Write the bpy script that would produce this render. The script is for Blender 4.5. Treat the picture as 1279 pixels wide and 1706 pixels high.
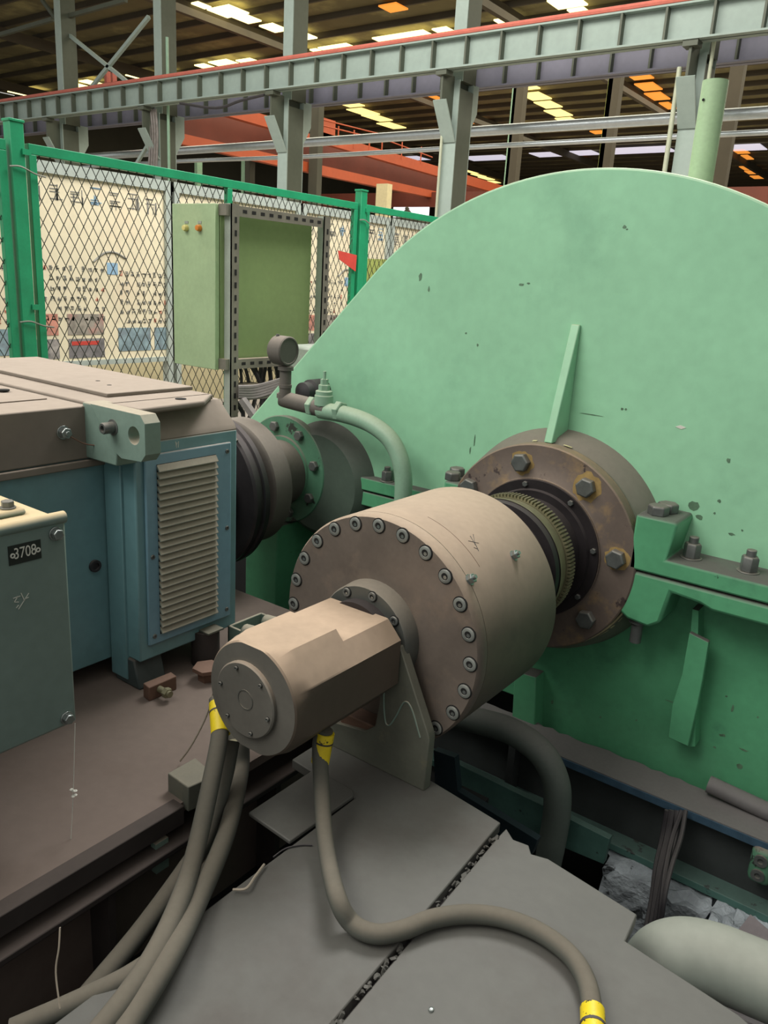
import bpy, bmesh, math, random
from math import pi, sin, cos, radians
from mathutils import Vector, Matrix

for o in list(bpy.data.objects):
    bpy.data.objects.remove(o)
S = bpy.context.scene
COL = S.collection
rnd = random.Random(7)

# ------------------------------------------------------------------ camera
RT = Vector((0.79922, 0.59859, 0.05836)).normalized()
FW = Vector((-0.56266, 0.77812, -0.27927)).normalized()
UP = RT.cross(FW).normalized()
RT = FW.cross(UP)
CP = Vector((0, 0, 1.35))
FPX, IW, IH = 1322.46, 1279, 1706
cd = bpy.data.cameras.new('camera')
cam = bpy.data.objects.new('camera', cd)
COL.objects.link(cam)
cam.matrix_world = Matrix(((RT.x, UP.x, -FW.x, CP.x), (RT.y, UP.y, -FW.y, CP.y), (RT.z, UP.z, -FW.z, CP.z), (0, 0, 0, 1)))
cd.sensor_fit = 'VERTICAL'; cd.sensor_height = 36; cd.lens = FPX / IH * 36
cd.clip_start = .05; cd.clip_end = 400
S.camera = cam

def at(px, py, x=None, y=None, z=None):
    d = FW + RT * ((px - IW / 2) / FPX) - UP * ((py - IH / 2) / FPX)
    if x is not None: t = (x - CP.x) / d.x
    elif y is not None: t = (y - CP.y) / d.y
    else: t = (z - CP.z) / d.z
    return CP + d * t

# ------------------------------------------------------------------ world and light
S.view_settings.view_transform = 'Standard'
S.view_settings.look = 'None'
S.view_settings.gamma = 1
S.view_settings.exposure = 0.0
w = bpy.data.worlds.new('world'); S.world = w; w.use_nodes = True
nt = w.node_tree; nt.nodes.clear()
tc = nt.nodes.new('ShaderNodeTexCoord'); sep = nt.nodes.new('ShaderNodeVectorMath'); sep.operation = 'DOT_PRODUCT'; sep.inputs[1].default_value = (-.42, -.22, .88)
mr = nt.nodes.new('ShaderNodeMapRange'); mr.inputs[1].default_value = -.25; mr.inputs[2].default_value = .85
cr = nt.nodes.new('ShaderNodeMixRGB'); cr.inputs[1].default_value = (.07, .085, .085, 1); cr.inputs[2].default_value = (1.0, .97, .9, 1)
bg = nt.nodes.new('ShaderNodeBackground'); bg.inputs[1].default_value = 0.95
ow = nt.nodes.new('ShaderNodeOutputWorld')
nt.links.new(tc.outputs['Generated'], sep.inputs[0]); nt.links.new(sep.outputs['Value'], mr.inputs[0])
nt.links.new(mr.outputs[0], cr.inputs[0]); nt.links.new(cr.outputs[0], bg.inputs[0]); nt.links.new(bg.outputs[0], ow.inputs[0])

def area(name, loc, target, size, energy, col):
    l = bpy.data.lights.new(name, 'AREA'); l.shape = 'RECTANGLE'; l.size, l.size_y = size; l.energy = energy; l.color = col
    o = bpy.data.objects.new(name, l); COL.objects.link(o); o.location = loc
    o.rotation_euler = (Vector(target) - Vector(loc)).to_track_quat('-Z', 'Y').to_euler()
area('roof_window_light', (-5, -4, 9), (-1.5, 2.5, 0), (8, 5), 900, (1, .97, .9))
area('hall_light', (-11, 10, 11.5), (-14, 24, 3), (18, 4), 2000, (1, .95, .85))
area('board_fill_light', (-2.5, 5.5, 6.5), (-5.5, 4.8, .8), (3, 3), 620, (1, .98, .94))  # fill light added to brighten the notice boards, not a lamp of the hall
area('skylight_rows', (-14, 42, 12.2), (-14, 42, 0), (50, 36), 16000, (1, .92, .72))

# ------------------------------------------------------------------ materials
def lin(c):
    return tuple(((v / 255) / 12.92 if v / 255 <= .04045 else ((v / 255 + .055) / 1.055) ** 2.4) for v in c) + (1,)
MATS = {}
def paint(name, col, dust=(176, 158, 138), damt=0.0, rough=.5, metal=0, var=.12, scale=9, spots=None, spot_t=.68, spot_s=18, bump=.0, stain=None, stain_t=.6, stain_s=3):
    m = bpy.data.materials.new(name); m.use_nodes = True; n = m.node_tree; N = n.nodes; L = n.links
    b = N['Principled BSDF']; b.inputs['Roughness'].default_value = rough; b.inputs['Metallic'].default_value = metal
    g = N.new('ShaderNodeNewGeometry')
    no = N.new('ShaderNodeTexNoise'); no.inputs['Scale'].default_value = scale; no.inputs['Detail'].default_value = 6
    L.new(g.outputs['Position'], no.inputs['Vector'])
    c = Vector(lin(col)[:3])
    m1 = N.new('ShaderNodeMixRGB'); m1.inputs[1].default_value = tuple(c * (1 - var)) + (1,); m1.inputs[2].default_value = tuple(c * (1 + var)) + (1,)
    r1 = N.new('ShaderNodeMapRange'); r1.inputs[1].default_value = .3; r1.inputs[2].default_value = .7
    L.new(no.outputs['Fac'], r1.inputs[0]); L.new(r1.outputs[0], m1.inputs[0]); cur = m1.outputs[0]
    fn = N.new('ShaderNodeTexNoise'); fn.inputs['Scale'].default_value = scale * 9; fn.inputs['Detail'].default_value = 4
    L.new(g.outputs['Position'], fn.inputs['Vector'])
    fr = N.new('ShaderNodeMapRange'); fr.inputs[1].default_value = .25; fr.inputs[2].default_value = .75; fr.inputs[3].default_value = .94; fr.inputs[4].default_value = 1.05
    L.new(fn.outputs['Fac'], fr.inputs[0])
    def fine(cur):
        v = N.new('ShaderNodeVectorMath'); v.operation = 'SCALE'; L.new(cur, v.inputs[0]); L.new(fr.outputs[0], v.inputs['Scale']); return v.outputs[0]
    def layer(cur, colr, thr, sc, soft=.05, seed=0, amt=1):
        q = N.new('ShaderNodeTexNoise'); q.inputs['Scale'].default_value = sc; q.inputs['Detail'].default_value = 8; q.inputs['Roughness'].default_value = .65
        mp = N.new('ShaderNodeMapping'); mp.inputs['Location'].default_value = (seed, seed * 2, -seed)
        L.new(g.outputs['Position'], mp.inputs[0]); L.new(mp.outputs[0], q.inputs['Vector'])
        r = N.new('ShaderNodeMapRange'); r.inputs[1].default_value = thr; r.inputs[2].default_value = thr + soft; r.inputs[4].default_value = amt
        L.new(q.outputs['Fac'], r.inputs[0])
        mx = N.new('ShaderNodeMixRGB'); mx.inputs[2].default_value = lin(colr)
        L.new(r.outputs[0], mx.inputs[0]); L.new(cur, mx.inputs[1]); return mx.outputs[0]
    if stain: cur = layer(cur, stain, stain_t, stain_s, .18, 3.3, .75)
    if spots: cur = layer(cur, spots, spot_t, spot_s, .03, 7.7)
    if damt > 0:
        s = N.new('ShaderNodeSeparateXYZ'); L.new(g.outputs['Normal'], s.inputs[0])
        r2 = N.new('ShaderNodeMapRange'); r2.inputs[1].default_value = .15; r2.inputs[2].default_value = .85; r2.inputs[4].default_value = damt
        L.new(s.outputs[2], r2.inputs[0])
        mm = N.new('ShaderNodeMath'); mm.operation = 'MULTIPLY'
        r3 = N.new('ShaderNodeMapRange'); r3.inputs[1].default_value = .2; r3.inputs[2].default_value = .5; r3.inputs[3].default_value = .75
        L.new(no.outputs['Fac'], r3.inputs[0]); L.new(r2.outputs[0], mm.inputs[0]); L.new(r3.outputs[0], mm.inputs[1])
        mx = N.new('ShaderNodeMixRGB'); mx.inputs[2].default_value = lin(dust)
        L.new(mm.outputs[0], mx.inputs[0]); L.new(cur, mx.inputs[1]); cur = mx.outputs[0]
        rr = N.new('ShaderNodeMapRange'); rr.inputs[3].default_value = rough; rr.inputs[4].default_value = .95
        L.new(mm.outputs[0], rr.inputs[0]); L.new(rr.outputs[0], b.inputs['Roughness'])
    L.new(fine(cur), b.inputs['Base Color'])
    if bump:
        bp = N.new('ShaderNodeBump'); bp.inputs['Strength'].default_value = bump; bp.inputs['Distance'].default_value = .01
        nb = N.new('ShaderNodeTexNoise'); nb.inputs['Scale'].default_value = scale * 6; nb.inputs['Detail'].default_value = 5
        L.new(g.outputs['Position'], nb.inputs['Vector']); L.new(nb.outputs['Fac'], bp.inputs['Height']); L.new(bp.outputs[0], b.inputs['Normal'])
    MATS[name] = m
    return m
def glow(name, col, k):
    m = bpy.data.materials.new(name); m.use_nodes = True; b = m.node_tree.nodes['Principled BSDF']
    b.inputs['Base Color'].default_value = lin(col); b.inputs['Emission Color'].default_value = lin(col); b.inputs['Emission Strength'].default_value = k
    return m

DUST = (186, 166, 142)
M_green = paint('green_paint', (146, 200, 164), DUST, .5, .36, var=.06, scale=2.5, spots=(60, 70, 58), spot_t=.74, spot_s=14, stain=(126, 178, 146), stain_t=.56, stain_s=2.2)
M_green_shade = paint('green_paint_shaded', (86, 154, 114), (92, 86, 84), .95, .35, var=.1, scale=4, spots=(36, 44, 36), spot_t=.70, spot_s=16, stain=(66, 120, 92), stain_t=.55, stain_s=4)  # casing green darkened for the shade under the strips, plus dust and oil spots
M_greenf = paint('green_flange_paint', (82, 128, 102), (120, 108, 100), .8, .45, var=.15, scale=8, spots=(50, 55, 50), spot_t=.62, spot_s=12)
M_pgreen = paint('pale_green_pipe', (134, 168, 144), DUST, .3, .45, var=.08)
M_vent = paint('vent_pipe_green', (164, 190, 154), DUST, .2, .4, var=.06)
M_fence = paint('fence_green', (30, 140, 96), (60, 160, 120), .3, .4, var=.1)
M_mesh = paint('mesh_wire', (40, 44, 32), var=.15, rough=.6)
M_wire = paint('galvanised_wire', (150, 150, 140), rough=.4, metal=.6)
M_cab = paint('cabinet_light_green', (160, 182, 142), DUST, .4, .4, var=.07, scale=5, stain=(176, 192, 150), stain_t=.55, stain_s=3)
M_cabs = paint('cabinet_olive', (116, 136, 88), DUST, .4, .5, var=.06, scale=3)
M_slot = paint('slotted_steel', (120, 116, 106), DUST, .4, .5, metal=.2, var=.15)
M_slotl = paint('galvanised_steel', (158, 166, 156), rough=.45, metal=.2, var=.12)
M_black = paint('black_hole', (12, 12, 12), rough=.9, var=.3)
M_drum = paint('dusty_steel', (102, 92, 82), (168, 149, 130), .95, .5, metal=.15, var=.12, scale=5, stain=(86, 76, 72), stain_t=.55, stain_s=7)
M_drumf = paint('brown_steel_face', (116, 106, 98), (180, 160, 138), .7, .42, metal=.35, var=.14, scale=8, stain=(140, 124, 110), stain_t=.52, stain_s=7)
M_valve = paint('valve_steel', (84, 74, 64), (176, 154, 132), .95, .55, metal=.1, var=.08, scale=5)
M_valvef = paint('valve_face_steel', (98, 96, 90), (190, 170, 150), .7, .5, metal=.2, var=.1, scale=8)
M_collar = paint('collar_steel', (92, 94, 90), (150, 140, 126), .8, .4, metal=.4, var=.08)
M_bolt = paint('dark_bolt_steel', (104, 108, 106), (140, 130, 118), .5, .35, metal=.45, var=.2, scale=30)
M_sock = paint('socket_head_steel', (126, 130, 126), (140, 130, 118), .3, .35, metal=.3, var=.15, scale=30)
M_bright = paint('bright_steel', (150, 156, 154), rough=.25, metal=.8, var=.1)
M_rust = paint('rusty_flange', (108, 96, 88), (168, 146, 120), .5, .5, metal=.2, var=.14, scale=7, stain=(160, 132, 90), stain_t=.53, stain_s=7, spots=(66, 56, 54), spot_t=.62, spot_s=9)
M_neck = paint('oily_dark_steel', (54, 50, 52), (84, 76, 74), .6, .35, metal=.4, var=.2)
M_gear = paint('greasy_gear', (128, 124, 98), (120, 114, 96), .3, .4, metal=.4, var=.2, scale=20)
M_hub = paint('dusty_hub', (106, 112, 98), (124, 116, 106), .9, .6, var=.12, scale=5)
M_hubd = paint('dusty_dark_housing', (70, 84, 74), (88, 84, 80), .9, .6, var=.15, scale=6)
M_ochre = paint('ochre_rust', (150, 126, 78), rough=.7, var=.25, scale=30)
M_scuff = paint('oily_scuff', (88, 118, 94), rough=.4, var=.3, scale=40)
M_cream = paint('cream_paint_chips', (190, 180, 140), rough=.6, var=.25, scale=30)
M_blue = paint('motor_blue', (106, 144, 150), (168, 152, 138), 1.0, .38, var=.08, scale=3, stain=(94, 126, 126), stain_t=.5, stain_s=2)
M_blued = paint('foot_blue_brown', (62, 72, 72), (96, 84, 76), .8, .6, var=.15)
M_bluel = paint('panel_blue', (114, 150, 166), (166, 150, 136), .8, .4, var=.08, scale=4)
M_louv = paint('louvre_grey', (128, 134, 124), (160, 142, 122), .9, .6, var=.1, scale=12)
M_dusty = paint('dust_covered_metal', (118, 110, 100), (156, 143, 131), .95, .8, var=.06, scale=3)
M_lug = paint('lug_grey_green', (112, 134, 124), (168, 156, 138), .9, .5, var=.1, scale=7)
M_box = paint('terminal_box_grey', (112, 130, 124), (196, 176, 140), 1.0, .4, var=.06, scale=4)
M_plate = paint('steel_floor_plate', (84, 84, 80), (88, 86, 82), .3, .5, var=.14, scale=4, stain=(66, 60, 55), stain_t=.48, stain_s=2.0, spots=(70, 62, 58), spot_t=.72, spot_s=14, bump=.1)
M_plat = paint('platform_dust', (102, 90, 83), (108, 95, 87), .3, .9, var=.1, scale=3, stain=(90, 76, 68), stain_t=.55, stain_s=1.5, bump=.12)
M_dark = paint('dark_steel', (50, 44, 42), (74, 64, 58), .6, .7, var=.2)
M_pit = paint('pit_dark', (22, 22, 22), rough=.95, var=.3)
M_conc = paint('rough_concrete', (158, 166, 172), rough=.9, var=.3, scale=12, spots=(60, 64, 66), spot_t=.6, spot_s=8, bump=.9)
M_conc2 = paint('grey_concrete', (112, 106, 108), rough=.9, var=.15, scale=6, bump=.4)
M_gird = paint('girder_grey', (100, 98, 98), (112, 108, 106), .6, .6, var=.15, scale=8)
M_girdd = paint('girder_dark', (54, 58, 58), (80, 80, 76), .6, .6, var=.2)
M_girdg = paint('girder_green', (70, 106, 98), (80, 84, 80), .4, .6, var=.2, spots=(30, 36, 34), spot_t=.62, spot_s=12)
M_hose = paint('grey_hose', (74, 76, 70), (104, 96, 84), .7, .75, var=.08)
M_hose2 = paint('grey_green_pipe', (92, 102, 96), (112, 108, 104), .6, .6, var=.08)
M_yel = paint('yellow_sleeve', (214, 190, 30), rough=.5, var=.12, spots=(60, 56, 20), spot_t=.6, spot_s=60)
M_big = paint('pale_pipe', (128, 136, 128), (140, 138, 128), .5, .6, var=.06, scale=4)
M_strut = paint('bracket_grey', (92, 94, 84), (118, 112, 98), .7, .5, var=.16, scale=12, stain=(122, 116, 94), stain_t=.6, stain_s=12)
M_brown = paint('brown_steel', (100, 74, 60), (120, 96, 84), .7, .8, var=.2)
M_gauge = paint('dusty_gauge', (92, 88, 82), (130, 120, 110), .7, .7, var=.1)
M_cable = paint('black_cable', (44, 42, 46), (90, 86, 84), .6, .6, var=.2)
M_cableg = paint('grey_cable', (124, 118, 116), rough=.6, var=.2)
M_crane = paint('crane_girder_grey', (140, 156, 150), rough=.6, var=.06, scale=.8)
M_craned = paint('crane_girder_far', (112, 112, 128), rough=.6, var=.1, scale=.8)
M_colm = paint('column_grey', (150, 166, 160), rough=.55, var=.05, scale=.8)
M_cold = paint('column_grey_shaded', (78, 84, 72), rough=.6, var=.1, scale=.8)  # column grey with side-face shade put into the colour; olive struts share it
M_redp = paint('red_conductor', (190, 104, 90), rough=.6, var=.08)
M_silver = paint('silver_pipe', (200, 208, 214), rough=.32, metal=.75, var=.05)
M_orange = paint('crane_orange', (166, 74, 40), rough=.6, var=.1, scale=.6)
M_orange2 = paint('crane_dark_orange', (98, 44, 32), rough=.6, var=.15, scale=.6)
M_roof = paint('roof_sheet', (104, 98, 70), rough=.9, var=.25, scale=.25, stain=(160, 154, 108), stain_t=.5, stain_s=.35)
M_roofp = paint('roof_purlin', (72, 66, 54), rough=.8, var=.2, scale=.3)
M_hall = paint('hall_floor', (168, 160, 150), rough=.8, var=.1, scale=.6)
M_wall = paint('hall_wall', (66, 66, 58), rough=.9, var=.2, scale=.2)
M_skirt = paint('cream_wall', (206, 196, 160), rough=.8, var=.05)
M_condu = paint('pale_conduit', (176, 182, 160), rough=.6, var=.06)
M_board = paint('board_cream', (226, 214, 184), rough=.6, var=.05, scale=2, stain=(226, 206, 176), stain_t=.5, stain_s=2)
M_bframe = paint('board_frame_grey', (168, 176, 168), rough=.5, var=.08)
M_ink = paint('board_ink', (140, 138, 130), rough=.8, var=.1)
M_inkr = paint('board_ink_red', (206, 130, 110), rough=.8, var=.1)
M_inkb = paint('board_ink_blue', (140, 172, 196), rough=.8, var=.1)
M_ph = [paint('board_photo_' + n, c, rough=.6, var=.35, scale=14, stain=s, stain_t=.5, stain_s=6) for n, c, s in
        (('red', (190, 130, 112), (120, 110, 112)), ('grey', (150, 142, 130), (196, 120, 110)), ('blue', (130, 150, 156), (110, 110, 116)), ('dark', (120, 116, 116), (190, 180, 170)))]
M_white = paint('white_marking', (205, 205, 195), rough=.6, var=.05)
M_tag = paint('black_tag', (26, 34, 30), rough=.4, var=.1)
M_red = paint('red_sign', (200, 70, 60), rough=.5, var=.08)
M_ygr = paint('yellow_green_sign', (176, 186, 104), rough=.5, var=.08)
M_amber = paint('amber_lamp_cap', (214, 130, 50), rough=.3)
M_ivory = paint('ivory_lamp_cap', (216, 204, 130), rough=.3)
M_web = paint('cobweb_dust', (150, 140, 126), rough=.9)
G_w = glow('skylight_yellow', (255, 236, 160), 2.6)
G_w2 = glow('skylight_warm', (255, 226, 140), 1.5)
G_o = glow('skylight_orange', (240, 150, 60), .9)
G_p = glow('window_daylight', (226, 222, 240), .75)

# ------------------------------------------------------------------ mesh helpers
class MB:
    def __init__(s): s.bm = bmesh.new(); s.mi = 0
    def m(s, i): s.mi = i; return s
    def face(s, vs):
        try:
            f = s.bm.faces.new(vs); f.material_index = s.mi; return f
        except ValueError: return None
    def box(s, x0, x1, y0, y1, z0, z1):
        v = [s.bm.verts.new(p) for p in ((x0, y0, z0), (x1, y0, z0), (x1, y1, z0), (x0, y1, z0), (x0, y0, z1), (x1, y0, z1), (x1, y1, z1), (x0, y1, z1))]
        for q in ((3, 2, 1, 0), (4, 5, 6, 7), (0, 1, 5, 4), (1, 2, 6, 5), (2, 3, 7, 6), (3, 0, 4, 7)): s.face([v[i] for i in q])
        return s
    def obox(s, c, ax, ay, az, hx, hy, hz):
        c = Vector(c); ax, ay, az = Vector(ax).normalized(), Vector(ay).normalized(), Vector(az).normalized()
        v = [s.bm.verts.new(c + ax * hx * i + ay * hy * j + az * hz * k) for i, j, k in ((-1, -1, -1), (1, -1, -1), (1, 1, -1), (-1, 1, -1), (-1, -1, 1), (1, -1, 1), (1, 1, 1), (-1, 1, 1))]
        for q in ((3, 2, 1, 0), (4, 5, 6, 7), (0, 1, 5, 4), (1, 2, 6, 5), (2, 3, 7, 6), (3, 0, 4, 7)): s.face([v[i] for i in q])
        return s
    def bar(s, p0, p1, w, h, up=(0, 0, 1)):
        p0, p1 = Vector(p0), Vector(p1); d = p1 - p0; up = Vector(up)
        if abs(d.normalized().dot(up)) > .98: up = Vector((0, 1, 0))
        sd = d.cross(up).normalized(); u = sd.cross(d).normalized()
        return s.obox((p0 + p1) / 2, d, sd, u, d.length / 2, w / 2, h / 2)
    def prism(s, pts, axis, a0, a1):
        def P(p, a): return {'X': (a, p[0], p[1]), 'Y': (p[0], a, p[1]), 'Z': (p[0], p[1], a)}[axis]
        A = [s.bm.verts.new(P(p, a0)) for p in pts]; B = [s.bm.verts.new(P(p, a1)) for p in pts]; n = len(pts)
        s.face(A[::-1]); s.face(B)
        for i in range(n): s.face([A[i], A[(i + 1) % n], B[(i + 1) % n], B[i]])
        return s
    def lathe(s, prof, c, axis='Y', n=72, a0=0, a1=2 * pi, cap=True):
        def P(t, r, a):
            u, v = r * cos(a), r * sin(a)
            return {'Y': (c[0] + u, t, c[1] + v), 'X': (t, c[0] + u, c[1] + v), 'Z': (c[0] + u, c[1] + v, t)}[axis]
        full = abs(a1 - a0 - 2 * pi) < 1e-6; k = n if full else n + 1
        rings = []
        for t, r in prof:
            if r < 1e-6: rings.append([s.bm.verts.new(P(t, 0, 0))] * k)
            else: rings.append([s.bm.verts.new(P(t, r, a0 + (a1 - a0) * i / n)) for i in range(k)])
        for A, B in zip(rings, rings[1:]):
            for i in range(n):
                j = (i + 1) % k
                vs = []
                for v in (A[i], A[j], B[j], B[i]):
                    if v not in vs: vs.append(v)
                if len(vs) > 2: s.face(vs)
        if cap and full:
            for R in (rings[0], rings[-1]):
                if len(set(R)) > 2: s.face(R)
        return s
    def cyl(s, p0, p1, r, n=16, r2=None):
        p0, p1 = Vector(p0), Vector(p1); d = (p1 - p0).normalized(); r2 = r if r2 is None else r2
        a = d.orthogonal().normalized(); b = d.cross(a)
        A = [s.bm.verts.new(p0 + (a * cos(2 * pi * i / n) + b * sin(2 * pi * i / n)) * r) for i in range(n)]
        B = [s.bm.verts.new(p1 + (a * cos(2 * pi * i / n) + b * sin(2 * pi * i / n)) * r2) for i in range(n)]
        s.face(A[::-1]); s.face(B)
        for i in range(n): s.face([A[i], A[(i + 1) % n], B[(i + 1) % n], B[i]])
        return s
    def tube(s, pts, r, n=12, sub=8):
        pts = [Vector(p) for p in pts]; P = []
        if sub > 1 and len(pts) > 2:
            q = [pts[0] * 2 - pts[1]] + pts + [pts[-1] * 2 - pts[-2]]
            for i in range(1, len(q) - 2):
                a, b, c, d = q[i - 1:i + 3]
                for k in range(sub):
                    t = k / sub
                    P.append(.5 * ((2 * b) + (c - a) * t + (2 * a - 5 * b + 4 * c - d) * t * t + (3 * b - a - 3 * c + d) * t ** 3))
            P.append(pts[-1])
        else: P = pts
        T = [(P[min(i + 1, len(P) - 1)] - P[max(i - 1, 0)]).normalized() for i in range(len(P))]
        u = T[0].orthogonal().normalized(); R = []
        for i, p in enumerate(P):
            u = (u - T[i] * u.dot(T[i])).normalized(); v = T[i].cross(u)
            rr = r(i / (len(P) - 1)) if callable(r) else r
            R.append([s.bm.verts.new(p + (u * cos(2 * pi * k / n) + v * sin(2 * pi * k / n)) * rr) for k in range(n)])
        for A, B in zip(R, R[1:]):
            for k in range(n): s.face([A[k], A[(k + 1) % n], B[(k + 1) % n], B[k]])
        s.face(R[0][::-1]); s.face(R[-1]); return s
    def hexa(s, p, d, r, h, washer=0, turn=0):
        p, d = Vector(p), Vector(d).normalized()
        a = d.orthogonal().normalized(); b = d.cross(a)
        if washer: s.cyl(p, p + d * .004, washer, 20); p = p + d * .004
        def ring(q, rr): return [s.bm.verts.new(q + (a * cos(turn + pi * i / 3) + b * sin(turn + pi * i / 3)) * rr) for i in range(6)]
        A, B, Cc = ring(p, r), ring(p + d * h * .86, r), ring(p + d * h, r * .86)
        s.face(A[::-1]); s.face(Cc)
        for X, Y in ((A, B), (B, Cc)):
            for i in range(6): s.face([X[i], X[(i + 1) % 6], Y[(i + 1) % 6], Y[i]])
        return s
    def build(s, name, mats, parent=None, smooth=38, bevel=0, base=False, **kw):
        bm = s.bm
        bmesh.ops.recalc_face_normals(bm, faces=bm.faces)
        vs = [v.co for v in bm.verts]
        lo = Vector([min(v[i] for v in vs) for i in range(3)]); hi = Vector([max(v[i] for v in vs) for i in range(3)])
        org = Vector(((lo.x + hi.x) / 2, (lo.y + hi.y) / 2, lo.z if parent is None else (lo.z + hi.z) / 2))
        bmesh.ops.translate(bm, vec=-org, verts=bm.verts)
        if smooth:
            for f in bm.faces: f.smooth = True
            for e in bm.edges:
                if len(e.link_faces) != 2 or e.calc_face_angle(0) > radians(smooth): e.smooth = False
        me = bpy.data.meshes.new(name); bm.to_mesh(me); bm.free()
        for mt in (mats if isinstance(mats, (list, tuple)) else [mats]): me.materials.append(mt)
        o = bpy.data.objects.new(name, me); COL.objects.link(o)
        WL[o] = org
        if parent: o.parent = parent; o.location = org - WL[parent]
        else: o.location = org
        if bevel:
            md = o.modifiers.new('bevel', 'BEVEL'); md.width = bevel; md.segments = 2; md.limit_method = 'ANGLE'; md.angle_limit = radians(35)
        for k, v in kw.items(): o[k] = v
        return o
WL = {}
def thing(name, loc, label, cat, group=None):
    o = bpy.data.objects.new(name, None); COL.objects.link(o); o.location = loc; WL[o] = Vector(loc); o.empty_display_size = .1
    o['label'] = label; o['category'] = cat
    if group: o['group'] = group
    return o
def tag(o, label, cat, group=None):
    o['label'] = label; o['category'] = cat
    if group: o['group'] = group
    return o
def struct(mb, name, mats, **k):
    return mb.build(name, mats, None, kind='structure', **k)
def dupe(o, parent, shift):
    c = o.copy(); COL.objects.link(c); WL[c] = WL[o] + Vector(shift); c.parent = parent
    c.location = WL[c] - (WL[parent] if parent else Vector((0, 0, 0))); return c
def copy_thing(o, shift, label=None):
    c = o.copy(); COL.objects.link(c); WL[c] = WL[o] + Vector(shift); c.location = WL[c]
    if label: c['label'] = label
    for ch in list(o.children):
        d = ch.copy(); COL.objects.link(d); d.parent = c; WL[d] = WL[ch] + Vector(shift)
        for g in ch.children:
            e = g.copy(); COL.objects.link(e); e.parent = d; WL[e] = WL[g] + Vector(shift)
    return c

# ================================================================== STRUCTURE
struct(MB().box(-60, 4, 3.7, 122, -.12, -.1).box(-60, -6, -12, 3.7, -.12, -.1), 'floor', M_hall, smooth=0)
# platform the motor stands on (dusty deck over a steel channel)
mb = MB().box(-6, -1.44, -1, 2.28, -.03, 0).box(-6, -1.5, -1, 2.28, -.6, -.03)
plat = struct(mb, 'floor_1', M_plat, smooth=0)
# pit below everything
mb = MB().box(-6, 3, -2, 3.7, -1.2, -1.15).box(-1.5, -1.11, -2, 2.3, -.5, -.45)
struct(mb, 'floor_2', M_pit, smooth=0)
# concrete under the plates
struct(MB().box(-1.09, .9, -.6, 1.40, -1.15, -.035), 'trim_1', M_conc2, smooth=0)

# roof
RZ = 12.4
rb = MB().box(-60, 30, 14, 122, RZ + .25, RZ + .3)
struct(rb, 'ceiling', M_roof, smooth=0)
struct(MB().box(-60, 30, 118, 118.3, -.1, RZ + .2), 'wall_back', M_wall, smooth=0)
struct(MB().box(-60.3, -60, 14, 122, -.1, RZ + .2), 'wall_left', M_wall, smooth=0)
g = 'purlins under the hall roof'
p0 = tag(MB().box(-60, 30, 0, .12, RZ, RZ + .25).build('roof_purlin', M_roofp, smooth=0), 'long dark steel purlin running across under the hall roof', 'purlin', g)
p0.location.y = 16
for i in range(1, 50):
    c = p0.copy(); COL.objects.link(c); c.location.y = 16 + 2.05 * i
g = 'rafters under the hall roof'
r0 = tag(MB().box(0, .25, 14, 120, RZ - .5, RZ).build('roof_rafter', M_roofp, smooth=0), 'deep dark rafter running away under the hall roof', 'rafter', g)
r0.location.x = -55
for i in range(1, 7):
    c = r0.copy(); COL.objects.link(c); c.location.x = -55 + 12.1 * i

# skylights: pixel-measured places in the roof, real size
SK = [(332, 9, 20, 7), (377, 19, 46, 11), (411, 31, 24, 9), (456, 46, 24, 9), (510, 60, 18, 7), (60, 157, 44, 10), (137, 145, 24, 9), (162, 140, 18, 9), (240, 129, 26, 9),
      (290, 125, 14, 6), (347, 112, 18, 8), (380, 107, 34, 10), (420, 104, 26, 9), (520, 90, 44, 10), (568, 82, 48, 11), (660, 66, 50, 12), (700, 58, 30, 10), (742, 52, 22, 10), (842, 37, 18, 10), (945, 4, 40, 12), (965, 19, 22, 9)]
SK2 = [(580, 172, 26, 9), (605, 186, 26, 9), (628, 196, 22, 9), (652, 209, 22, 8), (872, 143, 30, 10), (892, 160, 28, 10), (913, 174, 24, 9), (930, 188, 24, 9), (945, 200, 22, 7),
       (772, 280, 9, 4), (785, 286, 11, 4), (797, 292, 10, 4), (810, 297, 12, 4), (823, 303, 10, 3)]
SK3 = [(655, 12, 28, 9), (710, 160, 26, 10), (730, 173, 20, 8), (781, 202, 12, 6), (1064, 125, 26, 11), (1080, 144, 24, 10), (1094, 160, 22, 10), (1109, 176, 18, 9), (996, 220, 16, 4), (967, 265, 14, 5),
       (1232, 252, 18, 6), (1238, 262, 18, 6), (1245, 280, 14, 5), (1253, 287, 14, 4), (1262, 295, 14, 4), (520, 315, 10, 3), (545, 305, 9, 3)]
SK4 = [(812, 263, 64, 6), (940, 256, 90, 6), (1065, 250, 84, 8), (1230, 246, 60, 8), (700, 263, 50, 5)]
for lst, mat, lab, gr in ((SK, G_w, 'bright yellow-white roof light above the long crane beam', 'bright roof lights above the crane beam'),
                          (SK2, G_w2, 'pale yellow roof light in a slanting row below the crane beam', 'yellow roof lights in slanting rows'),
                          (SK3, G_o, 'small orange roof light in the dark far roof', 'orange roof lights'),
                          (SK4, G_p, 'long pale daylight strip in the far roof', 'pale roof daylight strips')):
    for (px, py, ww, hh) in lst:
        c = at(px, py, z=RZ - .02); D = (c - CP).length
        sx = ww * D / FPX / 2 * 1.1; sy = max(.25, hh * D * D / (11 * FPX) / 2 * .9)
        t = thing('roof_light', c, lab, 'roof light', gr)
        MB().box(c.x - sx, c.x + sx, c.y - sy, c.y + sy, c.z - .04, c.z + .02).build('lit_panel', mat, t, smooth=0)

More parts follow.
